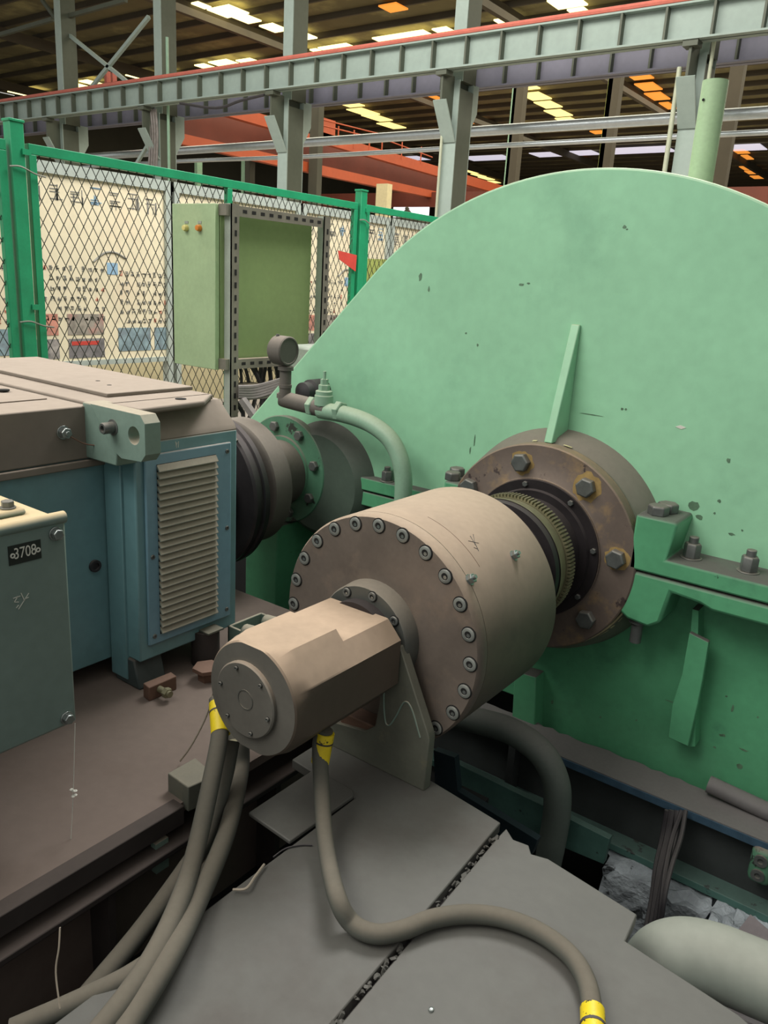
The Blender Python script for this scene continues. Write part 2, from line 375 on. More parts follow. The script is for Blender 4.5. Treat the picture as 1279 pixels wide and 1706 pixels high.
# ================================================================== CRANE STRUCTURE
def crane_beam(y, mat, label, z0, z1, xs, rail):
    t = thing('crane_runway_beam', ((xs[0] + xs[1]) / 2, y, z0), label, 'crane beam')
    b = MB().box(xs[0], xs[1], y - .02, y + .02, z0, z1).box(xs[0], xs[1], y - .2, y + .2, z0, z0 + .04).box(xs[0], xs[1], y - .2, y + .2, z1 - .04, z1)
    b.build('beam_web', mat, t, smooth=0)
    x = xs[0]; s0 = None
    while x < xs[1]:
        if s0 is None:
            s0 = MB().box(x, x + .05, y - .19, y - .02, z0 + .04, z1 - .04).build('stiffener', M_cold, t, smooth=0); xo = x
        else: dupe(s0, t, (x - xo, 0, 0))
        x += 1.0
    if rail:
        MB().cyl((xs[0], y - .1, z1 + .08), (xs[1], y - .1, z1 + .08), .07, 8).build('red_conductor_rail', M_redp, t, label='salmon red rail on top of the beam')
    return t
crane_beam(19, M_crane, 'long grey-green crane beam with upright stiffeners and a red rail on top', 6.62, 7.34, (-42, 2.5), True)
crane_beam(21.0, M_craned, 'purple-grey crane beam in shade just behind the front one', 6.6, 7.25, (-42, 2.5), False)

COLX = [-36.3] + [at(px_, py_, y=19.45).x + .2 for px_, py_ in ((86, 60), (250, 60), (463, 230), (738, 230), (1131, 200))] + [-.2]
print('cols', COLX)
COLL = ['grey column at the left edge carrying the crane beam', 'grey column with diagonal braces on its right, furthest left in view', 'grey column carrying cables and a thin pipe, left of the orange crane',
        'grey column in front of the orange crane girders', 'grey column with pale edge strip right of the orange crane', 'grey column behind the upright green pipe', 'grey column beyond the right edge of the green cover']
for k, x in enumerate(COLX):
    if k in (0, 6): continue
    t = thing('steel_column', (x, 19.9, -.1), COLL[k], 'column')
    y0, y1 = 19.45, 20.15
    b = MB().box(x - .2, x + .2, y0, y0 + .03, -.1, 6.5).box(x - .2, x + .2, y1, y1 + .03, -.1, 6.5)
    b.build('flange', M_colm, t, smooth=0)
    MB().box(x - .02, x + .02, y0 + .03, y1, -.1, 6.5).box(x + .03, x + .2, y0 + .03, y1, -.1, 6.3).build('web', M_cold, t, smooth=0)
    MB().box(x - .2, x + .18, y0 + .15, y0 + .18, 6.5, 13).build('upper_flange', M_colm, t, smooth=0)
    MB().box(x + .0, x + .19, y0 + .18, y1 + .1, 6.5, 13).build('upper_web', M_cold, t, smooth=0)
    # haunch carrying the crane beam
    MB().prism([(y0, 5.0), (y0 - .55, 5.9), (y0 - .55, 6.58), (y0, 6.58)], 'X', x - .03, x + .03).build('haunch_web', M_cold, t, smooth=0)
    h = MB(); a = Vector((x, y0 - .02, 5.0)); bb = Vector((x, y0 - .6, 5.92)); h.bar(a, bb, .4, .04, up=(0, 1, 1)); h.build('haunch_flange', M_colm, t, smooth=0)
    MB().prism([(y1, 5.0), (y1 + .55, 5.9), (y1 + .55, 6.58), (y1, 6.58)], 'X', x - .03, x + .03).build('rear_haunch', M_colm, t, smooth=0)
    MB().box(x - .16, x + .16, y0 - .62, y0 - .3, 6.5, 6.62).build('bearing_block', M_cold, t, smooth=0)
# rungs on the fourth
# conduits and cables on columns
def rodv(px, py, y, r, mat, label):
    p = at(px, py, y=y); return tag(MB().cyl((p.x, y, -.1), (p.x, y, p.z), r, 10).build('conduit', mat), label, 'conduit')
def rod(name, p0, p1, r, mat, label, cat, group=None):
    return tag(MB().cyl(p0, p1, r, 10).build(name, mat), label, cat, group)
rodv(278, 62, 19.4, .05, M_pgreen, 'thin pale conduit running up the column left of the orange crane')
rodv(1132, 112, 19.3, .055, M_condu, 'cream conduit up the left side of the column behind the green pipe')
rodv(1190, 66, 19.3, .04, M_condu, 'thin cream conduit just right of the column behind the green pipe')
rodv(739, 182, 19.35, .04, M_condu, 'pale strip conduit along the left edge of the column beside the orange crane')
for i in range(4):
    a = at(247 + i * 4, 182, y=19.2); b2 = at(250 + i * 4, 225, y=19.2); c3 = at(248 + i * 4, 285, y=19.2)
    tag(MB().tube([a, b2, c3], .04, 6, 4).build('cable', M_cableg), 'grey cable hanging down the column left of the orange crane', 'cable', 'cables on the column')
tag(MB().tube([at(300, 172, y=18.7), at(360, 180, y=18.7), at(400, 168, y=18.7), at(440, 158, y=18.7)], .04, 6, 5).build('cable', M_cable), 'dark cable sagging under the crane beam between two columns', 'cable')
# bracing
for a, b2, lb in (((105, 50), (214, 138), 'falling to the right'), ((248, 28), (152, 146), 'rising to the right')):
    A, B = at(*a, y=20), at(*b2, y=20)
    tag(MB().bar(A, B, .12, .12).build('cross_brace', M_colm, smooth=0), 'grey diagonal brace between the two left columns, ' + lb, 'brace')
tag(MB().bar(at(104, 30, y=20), at(210, 0, y=20), .14, .14).build('tie_strut', M_cold, smooth=0), 'olive strut rising right from the head of the left column', 'brace')
tag(MB().bar(at(0, 58, y=20), at(88, 32, y=20), .14, .14).build('tie_strut', M_cold, smooth=0), 'olive strut reaching the left column from the left edge', 'brace')
tag(MB().bar(at(70, 0, y=20), at(92, 30, y=20), .12, .12).build('tie_strut', M_cold, smooth=0), 'short dark strut above the left column', 'brace')
tag(MB().bar(at(228, 272, y=19.6), at(252, 232, y=19.6), .1, .1).build('tie_strut', M_colm, smooth=0), 'short grey stay at the foot of the cabled column', 'brace')
tag(MB().bar(at(1200, 0, y=24), at(1279, 62, y=24), .3, .3).build('roof_strut', M_roofp, smooth=0), 'dark sloping strut under the crane beam at the right edge', 'brace')

# silver pipes
tag(MB().cyl((-34, 21.5, 5.64), (3, 21.5, 5.63), .14, 16).build('pipe', M_silver), 'thick silver pipe running behind the columns', 'pipe')
tag(MB().tube([(-34, 21.5, 5.25), (-26, 21.5, 5.27), (-19.5, 21.5, 5.2), (-12, 21.5, 5.22), (3, 21.5, 5.18)], .07, 10, 4).build('pipe', M_silver), 'thin silver pipe below the thick one', 'pipe')

# orange travelling crane
t = thing('overhead_crane', (-32, 36, 4.9), 'orange overhead travelling crane with twin girders behind the columns', 'crane')
def girder(P, wid, mat, nm, dy):
    # P: four pixel corners of the visible side, on a plane x = const
    b = MB(); b.prism([(q.y, q.z) for q in P], 'X', P[0].x - wid, P[0].x); b.build(nm, mat, t, smooth=0)
X1, X2, X3 = -34, -31, -32
def band(X, quad, wid, mat, nm): girder([at(*p_, x=X) for p_ in quad], wid, mat, nm, 0)
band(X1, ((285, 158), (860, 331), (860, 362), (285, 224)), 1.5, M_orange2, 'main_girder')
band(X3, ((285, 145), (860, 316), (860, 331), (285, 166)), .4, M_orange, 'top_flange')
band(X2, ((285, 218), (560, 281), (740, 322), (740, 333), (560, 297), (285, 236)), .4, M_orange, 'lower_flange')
for a, b2 in (((500, 190), (640, 225)), ((500, 200), (640, 234)), ((640, 232), (720, 262))):
    MB().cyl(at(*a, x=X3), at(*b2, x=X3), .04, 6).build('handrail', M_orange, t)
for px in (512, 538, 564, 590, 616, 637, 670, 702):
    a = at(px, 194 + (px - 500) * .25, x=X3); MB().cyl(a, a - Vector((0, 0, 1.0)), .04, 6).build('handrail_post', M_orange, t)
c = at(535, 208, x=X3); MB().box(c.x - .6, c.x, c.y - 1.2, c.y + 1.2, c.z - .6, c.z + .4).build('trolley_motor', M_orange, t, smooth=0)
# second crane top seen above the beam
c = at(190, 140, y=21.6); c.z = 8.15
t = thing('crane_trolley', c, 'small salmon crane trolley peeping over the crane beam at left', 'crane trolley')
MB().box(c.x - .9, c.x + .9, c.y - .4, c.y + .4, c.z - .9, c.z + .1).build('trolley_body', M_redp, t, smooth=0)
MB().box(c.x - .35, c.x - .2, c.y - .2, c.y, c.z, c.z + .6).build('upright', M_redp, t, smooth=0); MB().box(c.x + .1, c.x + .2, c.y - .2, c.y, c.z, c.z + .5).build('upright', M_redp, t, smooth=0)

# far hall: beams, columns, windows
tag(MB().box(-50, 6, 46, 46.3, at(600, 345, y=46).z, at(600, 322, y=46).z).build('far_beam', M_orange2, smooth=0), 'brown far crane beam seen just above the mesh fence', 'beam')
tag(MB().box(-60, 6, 70, 70.3, 6.6, 7.2).build('far_beam', M_roofp, smooth=0), 'dark far beam deep in the hall', 'beam')
farc = None
for px, py, mat, w_ in ((635, 330, M_skirt, .35), (326, 270, M_pgreen, .12), (405, 280, M_pgreen, .16), (412, 280, M_wall, .2), (855, 240, M_roofp, .25), (1010, 240, M_roofp, .25), (1205, 250, M_roofp, .25), (520, 315, M_wall, .3), (848, 240, M_pgreen, .1), (1004, 240, M_ygr, .1)):
    c = at(px, py, y=34)
    tag(MB().box(c.x - w_, c.x + w_, 34, 34.4, -.1, {635: at(635, 306, y=34).z, 326: at(326, 268, y=34).z, 405: at(405, 268, y=34).z}.get(px, RZ - .5)).build('far_column', mat, smooth=0), 'distant hall column seen beyond the silver pipes', 'column', 'distant hall columns')
struct(MB().box(at(650, 345, y=40.2).x, at(716, 345, y=40.2).x, 40.0, 40.3, -.1, at(655, 362, y=40).z), 'wall_window', M_wall, smooth=0)
t = thing('hall_window', (at(685, 352, y=40).x, 40, at(655, 362, y=40).z), 'bright far window with dark braces above the fence at right', 'window')
c0, c1 = at(655, 345, y=40), at(712, 365, y=40)
MB().box(c0.x, c1.x, 40.02, 40.12, at(655, 362, y=40).z, c0.z).build('pane', G_p, t, smooth=0)
for q in ((665, 680), (692, 676)):
    MB().bar(at(q[0], 366, y=39.9), at(q[1], 346, y=39.9), .12, .12).build('brace', M_wall, t, smooth=0)

# ================================================================== NOTICE BOARDS
BX = -5.75
def board(ya, yb, label, seed, lit=True):
    r = random.Random(seed)
    t = thing('notice_board', (BX, (ya + yb) / 2, .58), label, 'notice board')
    MB().box(BX - .03, BX, ya, yb, .60, 1.97).build('board_panel', M_board, t, smooth=0)
    MB().box(BX - .05, BX + .02, ya, yb, 1.96, 2.04).build('frame_rail', M_bframe, t, smooth=0); MB().box(BX - .05, BX + .02, ya, yb, .56, .6).build('frame_rail', M_bframe, t, smooth=0)
    MB().box(BX - .05, BX + .03, ya, ya + .05, -.1, 2.04).build('frame_post', M_bframe, t, smooth=0)
    MB().box(BX - .05, BX + .03, yb - .05, yb, -.1, 2.04).build('frame_post', M_bframe, t, smooth=0)
    X = BX + .003
    def glyph(b, y, z, h, th, k):     # illegible brush-like character strokes, as blurred as in the photo
        for i in range(k):
            if r.random() < .55:
                zz = z + (r.random() - .5) * h; b.box(X - .002, X, y - h * .4, y + h * (.1 + .3 * r.random()), zz, zz + th)
            else:
                yy = y + (r.random() - .5) * h * .8; b.box(X - .002, X, yy, yy + th, z - h * .45, z + h * .45 * r.random())
    n = 0; y = ya + .14
    for i in range(int((yb - ya) / .17)):
        b = MB(); glyph(b, ya + .14 + i * .17, 1.82 + .02 * (i % 2), .13, .007, 9); b.build('headline_character', M_inkb if i % 4 == 3 else M_ink, t, smooth=0, label='faint outlined headline character')
    b = MB(); b2 = MB()
    for row in range(6):
        for blk in range(2):
            y0 = ya + .18 + blk * (yb - ya) * .5
            for i in range(10):
                if r.random() < .16: continue
                glyph(b if (row + i) % 11 else b2, y0 + i * .055, 1.30 - row * .075 - blk * .02, .036, .006, 5)
    b.build('text_lines', M_ink, t, smooth=0, label='rows of small grey characters', kind='stuff')
    b2.build('text_lines', M_inkr, t, smooth=0, label='scattered reddish characters', kind='stuff')
    b = MB(); b.tube([(X, ya + .6, 1.36), (X, ya + .7, 1.43), (X, ya + .8, 1.44), (X, ya + .9, 1.40)], .008, 6, 6); b.build('emblem', M_ink, t)
    MB().box(X - .002, X, ya + .72, ya + .82, 1.27, 1.36).build('emblem', M_inkb, t, smooth=0)
    k = 0
    L_ = yb - ya
    for (u0, u1, z0, z1, mm) in ((.06, .2, .8, .96, 0), (.26, .5, .8, .96, 1), (.06, .2, .62, .77, 3), (.26, .5, .62, .77, 3), (.6, .84, .66, .85, 2), (.87, .97, .66, .85, 2)):
        MB().box(X - .002, X, ya + u0 * L_, ya + u1 * L_, z0, z1).build('photo_print', M_ph[mm], t, smooth=0)
    MB().box(X, X + .002, ya + .28 * L_, ya + .46 * L_, .72, .75).build('photo_print', M_red, t, smooth=0, label='red banner strip in a photo')
board(1.9, 3.22, 'cream notice board behind the mesh at the left edge', 3)
board(3.26, 4.6, 'cream notice board with headline and small photos behind the mesh', 4)
board(4.64, 6.2, 'notice board behind the green cabinet', 5)
board(6.24, 7.7, 'notice board seen between the cabinet and the far green post', 6)
board(7.74, 9.4, 'notice board beyond the far green fence post', 8)
struct(MB().box(-7.2, -7.1, -2, 14, -.1, .5), 'wall_far', M_skirt, smooth=0)

# ================================================================== MESH FENCE
FX = -4.5
def fence_post(y, label):
    t = thing('fence_post', (FX, y, -.1), label, 'fence post')
    MB().box(FX - .035, FX + .035, y - .04, y + .04, -.1, 2.07).build('post_tube', M_fence, t, bevel=.004)
    MB().box(FX - .04, FX + .04, y - .045, y + .045, 2.06, 2.075).build('post_cap', M_fence, t, bevel=.003)
    for z in (1.83, 1.0):
        MB().tube([(FX + .04, y - .06, z), (FX + .05, y, z + .005), (FX + .045, y + .08, z - .02), (FX + .04, y + .15, z - .03)], .005, 6, 4).build('tie_wire', M_wire, t)
        MB().box(FX + .035, FX + .045, y + .02, y + .07, z + .07, z + .1).build('clamp', M_fence, t, smooth=0)
    return t
fence_post(2.56, 'tall bright green fence post at the left edge with wire ties')
fence_post(5.62, 'green fence post between the cabinet and the big green cover')
def fence_panel(ya, yb, label, mids=()):
    t = thing('mesh_fence', (FX, (ya + yb) / 2, -.05), label, 'fence panel', None)
    z0, z1 = -.05, 1.965
    MB().box(FX - .02, FX + .02, ya, yb, z1 - .055, z1).build('top_rail', M_fence, t, bevel=.003)
    MB().box(FX - .02, FX + .02, ya, yb, z0, z0 + .045).build('bottom_rail', M_fence, t, smooth=0)
    for y in (ya, yb - .045) + tuple(mids): MB().box(FX - .02, FX + .02, y, y + .045, z0 + .045, z1 - .055).build('frame_upright', M_fence, t, bevel=.003)
    b = MB(); dy, dz = .0655, .116; H = z1 - z0 - .1; A, B = ya + .04, yb - .04; za, zb = z0 + .045, z1 - .055; sl = dz / dy
    n = int((B - A) / dy) + int(H / dz) + 3
    for s in (1, -1):
        for i in range(-int(H / dz) - 2, int((B - A) / dy) + int(H / dz) + 3):
            # line z = za + s*sl*(y - y0)
            y0 = A + i * dy if s > 0 else A + i * dy
            yy0, yy1 = y0, y0 + s * (zb - za) / sl
            lo, hi = min(yy0, yy1), max(yy0, yy1)
            c0, c1 = max(lo, A), min(hi, B)
            if c1 - c0 < .02: continue
            f = lambda y: za + s * sl * (y - y0)
            b.bar((FX + .004 * s, c0, f(c0)), (FX + .004 * s, c1, f(c1)), .0035, .0035, up=(1, 0, 0))
    b.build('mesh_wire', M_mesh, t, smooth=0)
fence_panel(1.0, 2.50, 'green framed diamond mesh fence panel at the left edge')
fence_panel(2.63, 5.56, 'long green framed diamond mesh fence panel behind the motor and cabinet', (4.10,))
fence_panel(5.68, 8.7, 'green framed diamond mesh fence panel beyond the far post')
# signs on the fence
c0, c1 = at(558, 418, x=FX + .03), at(590, 455, x=FX + .03)
q = [at(558, 417, x=FX), at(589, 425, x=FX), at(587, 452, x=FX), at(560, 432, x=FX)]
tag(MB().prism([(p.y, p.z) for p in q], 'X', FX + .03, FX + .035).build('sign_plate', M_red, smooth=0), 'small red sign tied to the mesh beside the far green post', 'sign')
q = [at(614, 431, x=FX), at(660, 433, x=FX), at(660, 470, x=FX), at(616, 470, x=FX)]
tag(MB().prism([(p.y, p.z) for p in q], 'X', FX - .04, FX - .035).build('sign_plate', M_ygr, smooth=0), 'yellow-green sign on the mesh half hidden by the green cover', 'sign')

# ================================================================== CONTROL CABINET ON SLOTTED FRAME
t = thing('cabinet_stand', (-3.5, 3.6, -.1), 'slotted angle steel stand holding the green control cabinet', 'stand')
def angle_post(y, sl, z1=1.71):
    MB().box(-3.545, -3.49, y - .03, y - .024, -.1, z1).build('angle_face', M_slotl, t, smooth=0)
    MB().box(-3.496, -3.49, y - .03, y + .03, -.1, z1).build('slotted_face', M_slot, t, smooth=0)
    b = MB(); z = .0
    while z < z1 - .05:
        b.box(-3.489, -3.4885, y - .004, y + .012, z, z + .032); z += .07
    b.build('slots', M_black, t, smooth=0)
angle_post(3.25, 1); angle_post(4.03, 1, 1.715)
def slot_rail(z):
    MB().box(-3.5, -3.494, 3.28, 3.99, z - .028, z + .028).box(-3.54, -3.5, 3.28, 3.99, z + .022 if z > 1 else z + .022, z + .028).build('slotted_rail', M_slot, t, smooth=0)
    b = MB(); y = 3.31
    while y < 3.96: b.box(-3.4935, -3.493, y, y + .032, z - .008, z + .010); y += .07
    b.build('slots', M_black, t, smooth=0)
    MB().box(-3.56, -3.5, 3.19, 3.23, z - .03, z + .03).build('end_bracket', M_slot, t, smooth=0)
slot_rail(1.675); slot_rail(.83)
t = thing('control_cabinet', (-3.75, 3.6, .8), 'light green control cabinet with two small lamps on its door', 'cabinet')
MB().box(-3.93, -3.555, 3.2, 3.96, .80, 1.70).build('cabinet_body', M_cabs, t, bevel=.004)
dr_ = MB().box(-3.925, -3.56, 3.165, 3.197, .795, 1.705).build('door', M_cab, t, bevel=.003)
for px, mt_, lb in ((311, M_ivory, 'ivory lamp cap'), (333, M_amber, 'amber lamp cap')):
    c = at(px, 380, y=3.165)
    MB().lathe([(3.165, .018), (3.15, .018), (3.14, .014), (3.137, 0)], (c.x, c.z), n=20).build('indicator_lamp', mt_, dr_, label=lb)
    MB().box(c.x - .015, c.x + .015, 3.162, 3.165, c.z + .024, c.z + .038).build('lamp_tag', M_slotl, dr_, smooth=0)
# cables under the cabinet
r = random.Random(11)
for i in range(16):
    y = 3.3 + i * .043 + r.random() * .02
    p = [(-3.6, y, .80), (-3.6 + r.uniform(-.02, .05), y + r.uniform(-.02, .03), .70), (-3.58, y + r.uniform(-.06, .06), .62), (-3.55, y + r.uniform(-.1, .05), .5), (-3.55 + r.random() * .1, y + r.uniform(-.25, .05), .38), (-3.5, y - r.random() * .3, .2), (-3.5, y - .2, -.08)]
    tag(MB().tube(p, .009 + .005 * r.random(), 6, 5).build('cable', M_cable), 'dark cable drooping from the underside of the green cabinet', 'cable', 'cables drooping under the cabinet')
for i in range(5):
    a, b2 = at(397, 645 + i * 4, x=-3.47), at(430, 643 + i * 4.5, x=-3.4); c3 = at(476, 630 + i * 4, x=-3.2)
    tag(MB().tube([a, b2, c3], .012, 6, 6).build('cable', M_cableg), 'grey cable in the flat bundle running right below the cabinet', 'cable', 'grey cable bundle below the cabinet')
tag(MB().bar(at(403, 665, x=-3.4), at(432, 705, x=-3.3), .06, .03).build('flat_bar', M_cableg, smooth=0), 'grey flat bar slanting down below the cabinet stand', 'bar')
tag(MB().box(-3.62, -3.45, 3.30, 3.5, .62, .70).build('junction_box', M_slot, smooth=0), 'small grey junction box under the cabinet', 'box')
c = at(505, 590, x=-3.3)
tag(MB().box(c.x - .02, c.x + .2, c.y - .12, c.y + .25, c.z - .35, c.z + .06).build('equipment_box', M_slotl, bevel=.02), 'grey box peeping over the green cover behind the gauge', 'box')

# ================================================================== GEARBOX
AX, AZ = -1.235, .385
FY = 2.88
gb = thing('gearbox', (AX, 3.2, -.46), 'huge green gearbox with a half round casing and bolted shaft flanges', 'gearbox')
CX, CZ, CR = -1.235, .372, 1.408
pts = [(-2.99, .41), (-2.99, .613), (CX - CR * sin(pi / 4), CZ + CR * cos(pi / 4))]
for i in range(1, 61):
    a = radians(135 - 133 * i / 60); pts.append((CX + CR * cos(a), CZ + CR * sin(a)))
pts.append((CX + CR, .41))
b = MB(); cc = (CX, CZ + .3)
def sc_(k): return [(cc[0] + (p[0] - cc[0]) * k, cc[1] + (p[1] - cc[1]) * k) for p in pts]
R_ = [[b.bm.verts.new((p[0], y, p[1])) for p in sc_(k)] for y, k in ((FY + .75, 1), (FY + .010, 1), (FY + .003, .9975), (FY, .992))]
for A_, B_ in zip(R_, R_[1:]):
    for i in range(len(pts)): b.face([A_[i], A_[(i + 1) % len(pts)], B_[(i + 1) % len(pts)], B_[i]])
for R__, y in ((R_[-1], FY), (R_[0], FY + .75)):
    v = b.bm.verts.new((cc[0], y, cc[1]))
    for i in range(len(pts)): b.face([R__[i], R__[(i + 1) % len(pts)], v])
b.build('upper_casing', M_green, gb, smooth=14)
# weld rim running round the casing edge
rim = MB(); inner = [(p[0] * 1, p[1]) for p in pts]
ring = []
for (x, z) in pts[:]:
    ring.append((x, z))
MB().prism([(-1.32, -.48), (.6, -.48), (.6, .36), (-1.32, .36)], 'Y', FY, FY + .7).build('lower_casing', M_green_shade, gb, bevel=.006)
MB().box(-2.83, -2.61, 2.72, 3.3, -.6, .155).box(-3.2, -1.3, 3.3, 3.5, -.6, .4).build('lower_casing_leg', M_green_shade, gb, bevel=.006)
# split flange, right: upper and lower strip
MB().prism([(-.82, .413), (.62, .413), (.62, .475), (-.735, .475), (-.715, .60), (-.72, .615), (-.86, .615), (-.86, .413)], 'Y', 2.70, FY + .02).build('split_flange', M_green_shade, gb, bevel=.008)
MB().prism([(-.86, .407), (.62, .407), (.62, .335), (-.56, .335), (-.6, .35), (-.70, .36), (-.72, .24), (-.76, .21), (-.84, .22), (-.9, .26)], 'Y', 2.705, FY + .02).build('split_flange', M_green_shade, gb, bevel=.012)
# split flange, left
MB().box(-2.5, -1.6, 2.82, FY + .02, .415, .475).build('split_flange', M_green_shade, gb, bevel=.006)
MB().box(-2.5, -1.6, 2.825, FY + .02, .34, .408).build('split_flange', M_green_shade, gb, bevel=.006)
MB().box(-1.66, -1.56, 2.70, FY, .34, .58).build('split_flange_boss', M_green_shade, gb, bevel=.01)
# flange bolts
def stud(px, py, y, z, r=.028, h=.05, nm='hex_bolt'):
    p = at(px, py, y=y); b = MB(); b.hexa((p.x, y, z), (0, 0, 1), r, h, washer=r * 1.25, turn=rnd.random()); b.cyl((p.x, y, z + h), (p.x, y, z + h * 1.5), r * .55, 12)
    b.build(nm, M_bolt, gb, bevel=.002)
stud(1155, 905, 2.80, .475, .030, .052); stud(1250, 930, 2.80, .475, .030, .052)
stud(565, 765, 2.85, .475, .026, .045); stud(645, 787, 2.85, .475, .026, .045)
for px, py in ((1095, 860), (1112, 848)):
    p = at(px, py, y=2.76 if px < 1100 else 2.82); MB().hexa((p.x, p.y, .615), (0, 0, 1), .038, .035, turn=rnd.random()).build('hex_bolt', M_bolt, gb, bevel=.003)
for px, py in ((755, 783), (762, 778)):
    p = at(px, py, y=2.74 if px < 760 else 2.82); MB().hexa((p.x, p.y, .58), (0, 0, 1), .034, .035, turn=rnd.random()).build('hex_bolt', M_bolt, gb, bevel=.003)
p = at(1062, 1040, y=2.76); MB().cyl((p.x, 2.76, .12), (p.x, 2.76, .24), .021, 16).cyl((p.x, 2.76, .2), (p.x, 2.76, .215), .036, 16).build('stud_end', M_bolt, gb)
# gusset on the casing
MB().prism([(FY, 1.235), (FY, .80), (2.745, .80), (2.865, 1.235)], 'X', -1.262, -1.228).build('gusset_rib', M_green, gb, bevel=.004)
# bent gusset on the lower casing
q = [at(*p_, y=2.80) for p_ in ((1150, 1052), (1182, 1068), (1172, 1130), (1164, 1170), (1148, 1241), (1114, 1226), (1122, 1170), (1138, 1120))]
MB().prism([(p.x, p.z) for p in q], 'Y', 2.785, 2.81).build('gusset_rib', M_green_shade, gb, bevel=.003)
q = [at(*p_, y=2.83) for p_ in ((1156, 1012), (1166, 1015), (1160, 1240), (1138, 1240))]
MB().prism([(p.x, p.z) for p in q], 'Y', 2.81, FY).build('gusset_web', M_green_shade, gb)
q = [at(*p_, y=2.86) for p_ in ((868, 1110), (903, 1120), (900, 1222), (862, 1212))]
MB().prism([(p.x, p.z) for p in q], 'Y', 2.80, FY).build('casing_edge_rib', M_green_shade, gb, bevel=.004)
# main bearing hub and flange
hub = MB().lathe([(FY + .01, .452), (2.79, .428), (2.772, .41), (2.76, .408)], (AX, AZ + .005), n=96).build('bearing_hub', M_hub, gb)
MB().lathe([(2.764, .404), (2.756, .404)], (AX, AZ + .005), n=96).build('joint_line', M_cream, gb)
fl = MB().lathe([(2.757, .402), (2.705, .402), (2.70, .397), (2.70, .275), (2.698, .272), (2.690, .272), (2.690, 0)], (AX, AZ + .012), n=96).build('bearing_flange', M_rust, gb)
MB().lathe([(2.692, .270), (2.684, .268), (2.684, .235), (2.672, .23), (2.672, .19)], (AX, AZ + .012), n=80, cap=False).build('seal_ring', M_neck, fl)
for a in (148.6, 104.6, 56.6, 7.2, -41, -85, -130, -172):
    rr = {148.6: .35}.get(a, .333); x, z = AX + rr * cos(radians(a)), AZ + .012 + rr * sin(radians(a))
    MB().hexa((x, 2.70, z), (0, -1, 0), .037, .03, turn=rnd.random()).build('hex_bolt', M_bolt, fl, bevel=.002)
for k in range(8):
    a = radians(12 + 45 * k); x, z = AX + .252 * cos(a), AZ + .012 + .252 * sin(a)
    MB().hexa((x, 2.684, z), (0, -1, 0), .011, .01).build('small_bolt', M_bolt, fl)
r = random.Random(31); b = MB(); a = -60
while a < 120:
    if r.random() < .55 and (-62 < a < 25 or a > 60 and r.random() < .4):
        b.lathe([(2.768, .411 + r.random() * .002), (2.756, .408 + r.random() * .003)], (AX, AZ + .008), n=4, a0=radians(a), a1=radians(a + r.uniform(2, 6)), cap=False)
    a += r.uniform(3, 8)
b.build('paint_chips', M_cream, gb, smooth=0, label='cream filler chips along the flange joint')
for a, rr, wd in ((56.6, .333, .056), (104.6, .333, .048), (7.2, .333, .046)):
    b = MB(); x, z = AX + rr * cos(radians(a)), AZ + .012 + rr * sin(radians(a))
    c_ = [(x + wd * r.uniform(.82, 1.15) * cos(2 * pi * i / 22), z + wd * r.uniform(.82, 1.15) * sin(2 * pi * i / 22)) for i in range(22)]
    b.prism(c_, 'Y', 2.6995, 2.701).build('rust_stain', M_ochre, fl, smooth=0)
b = MB()
for px, py, w_, h_ in ((700, 462, 4, 7), (714, 482, 2, 6), (868, 474, 6, 2), (880, 472, 3, 1.5), (1040, 378, 3, 3), (1044, 382, 2, 1), (1036, 681, 3, 2), (1042, 682, 2, 2), (986, 691, 20, 1), (1213, 767, 3, 4), (1198, 835, 3, 3), (1218, 890, 5, 2), (1236, 884, 2, 2), (1190, 855, 2, 2), (842, 738, 4, 4), (776, 555, 2, 2), (795, 575, 2, 3), (1155, 842, 8, 9), (1165, 862, 6, 5), (790, 735, 1.5, 12), (783, 750, 1.5, 8)):
    p = at(px, py, y=FY - .0008); k = 2.9 / FPX * 1.05
    c_ = [(p.x + w_ * k * r.uniform(.6, 1.2) * cos(2 * pi * i / 9), p.z + h_ * k * r.uniform(.6, 1.2) * sin(2 * pi * i / 9)) for i in range(9)]
    b.prism(c_, 'Y', FY - .0009, FY + .0005)
b.build('scuff_marks', M_scuff, gb, smooth=0, label='dark oily scuffs on the green casing')
r = random.Random(12); b = MB()
for px, py, w_, h_ in ((1120, 1170, 14, 1), (1060, 1200, 2, 2), (1220, 1180, 2, 8), (1232, 1277, 7, 5), (1205, 1225, 4, 3), (1240, 1250, 8, 2), (1190, 1245, 3, 2), (920, 1170, 3, 4), (1200, 1225, 3, 2), (1262, 1195, 2, 2), (1100, 1330, 3, 2), (1000, 1195, 2, 2), (1210, 1160, 2, 2)):
    p = at(px, py, y=FY - .0008); k = 2.9 / FPX * 1.05
    c_ = [(p.x + w_ * k * r.uniform(.5, 1.2) * cos(2 * pi * i / 9), p.z + h_ * k * r.uniform(.5, 1.2) * sin(2 * pi * i / 9)) for i in range(9)]
    b.prism(c_, 'Y', FY - .0009, FY + .0005)
b.build('scuff_marks', M_scuff, gb, smooth=0, label='dark scuffs on the lower green casing')
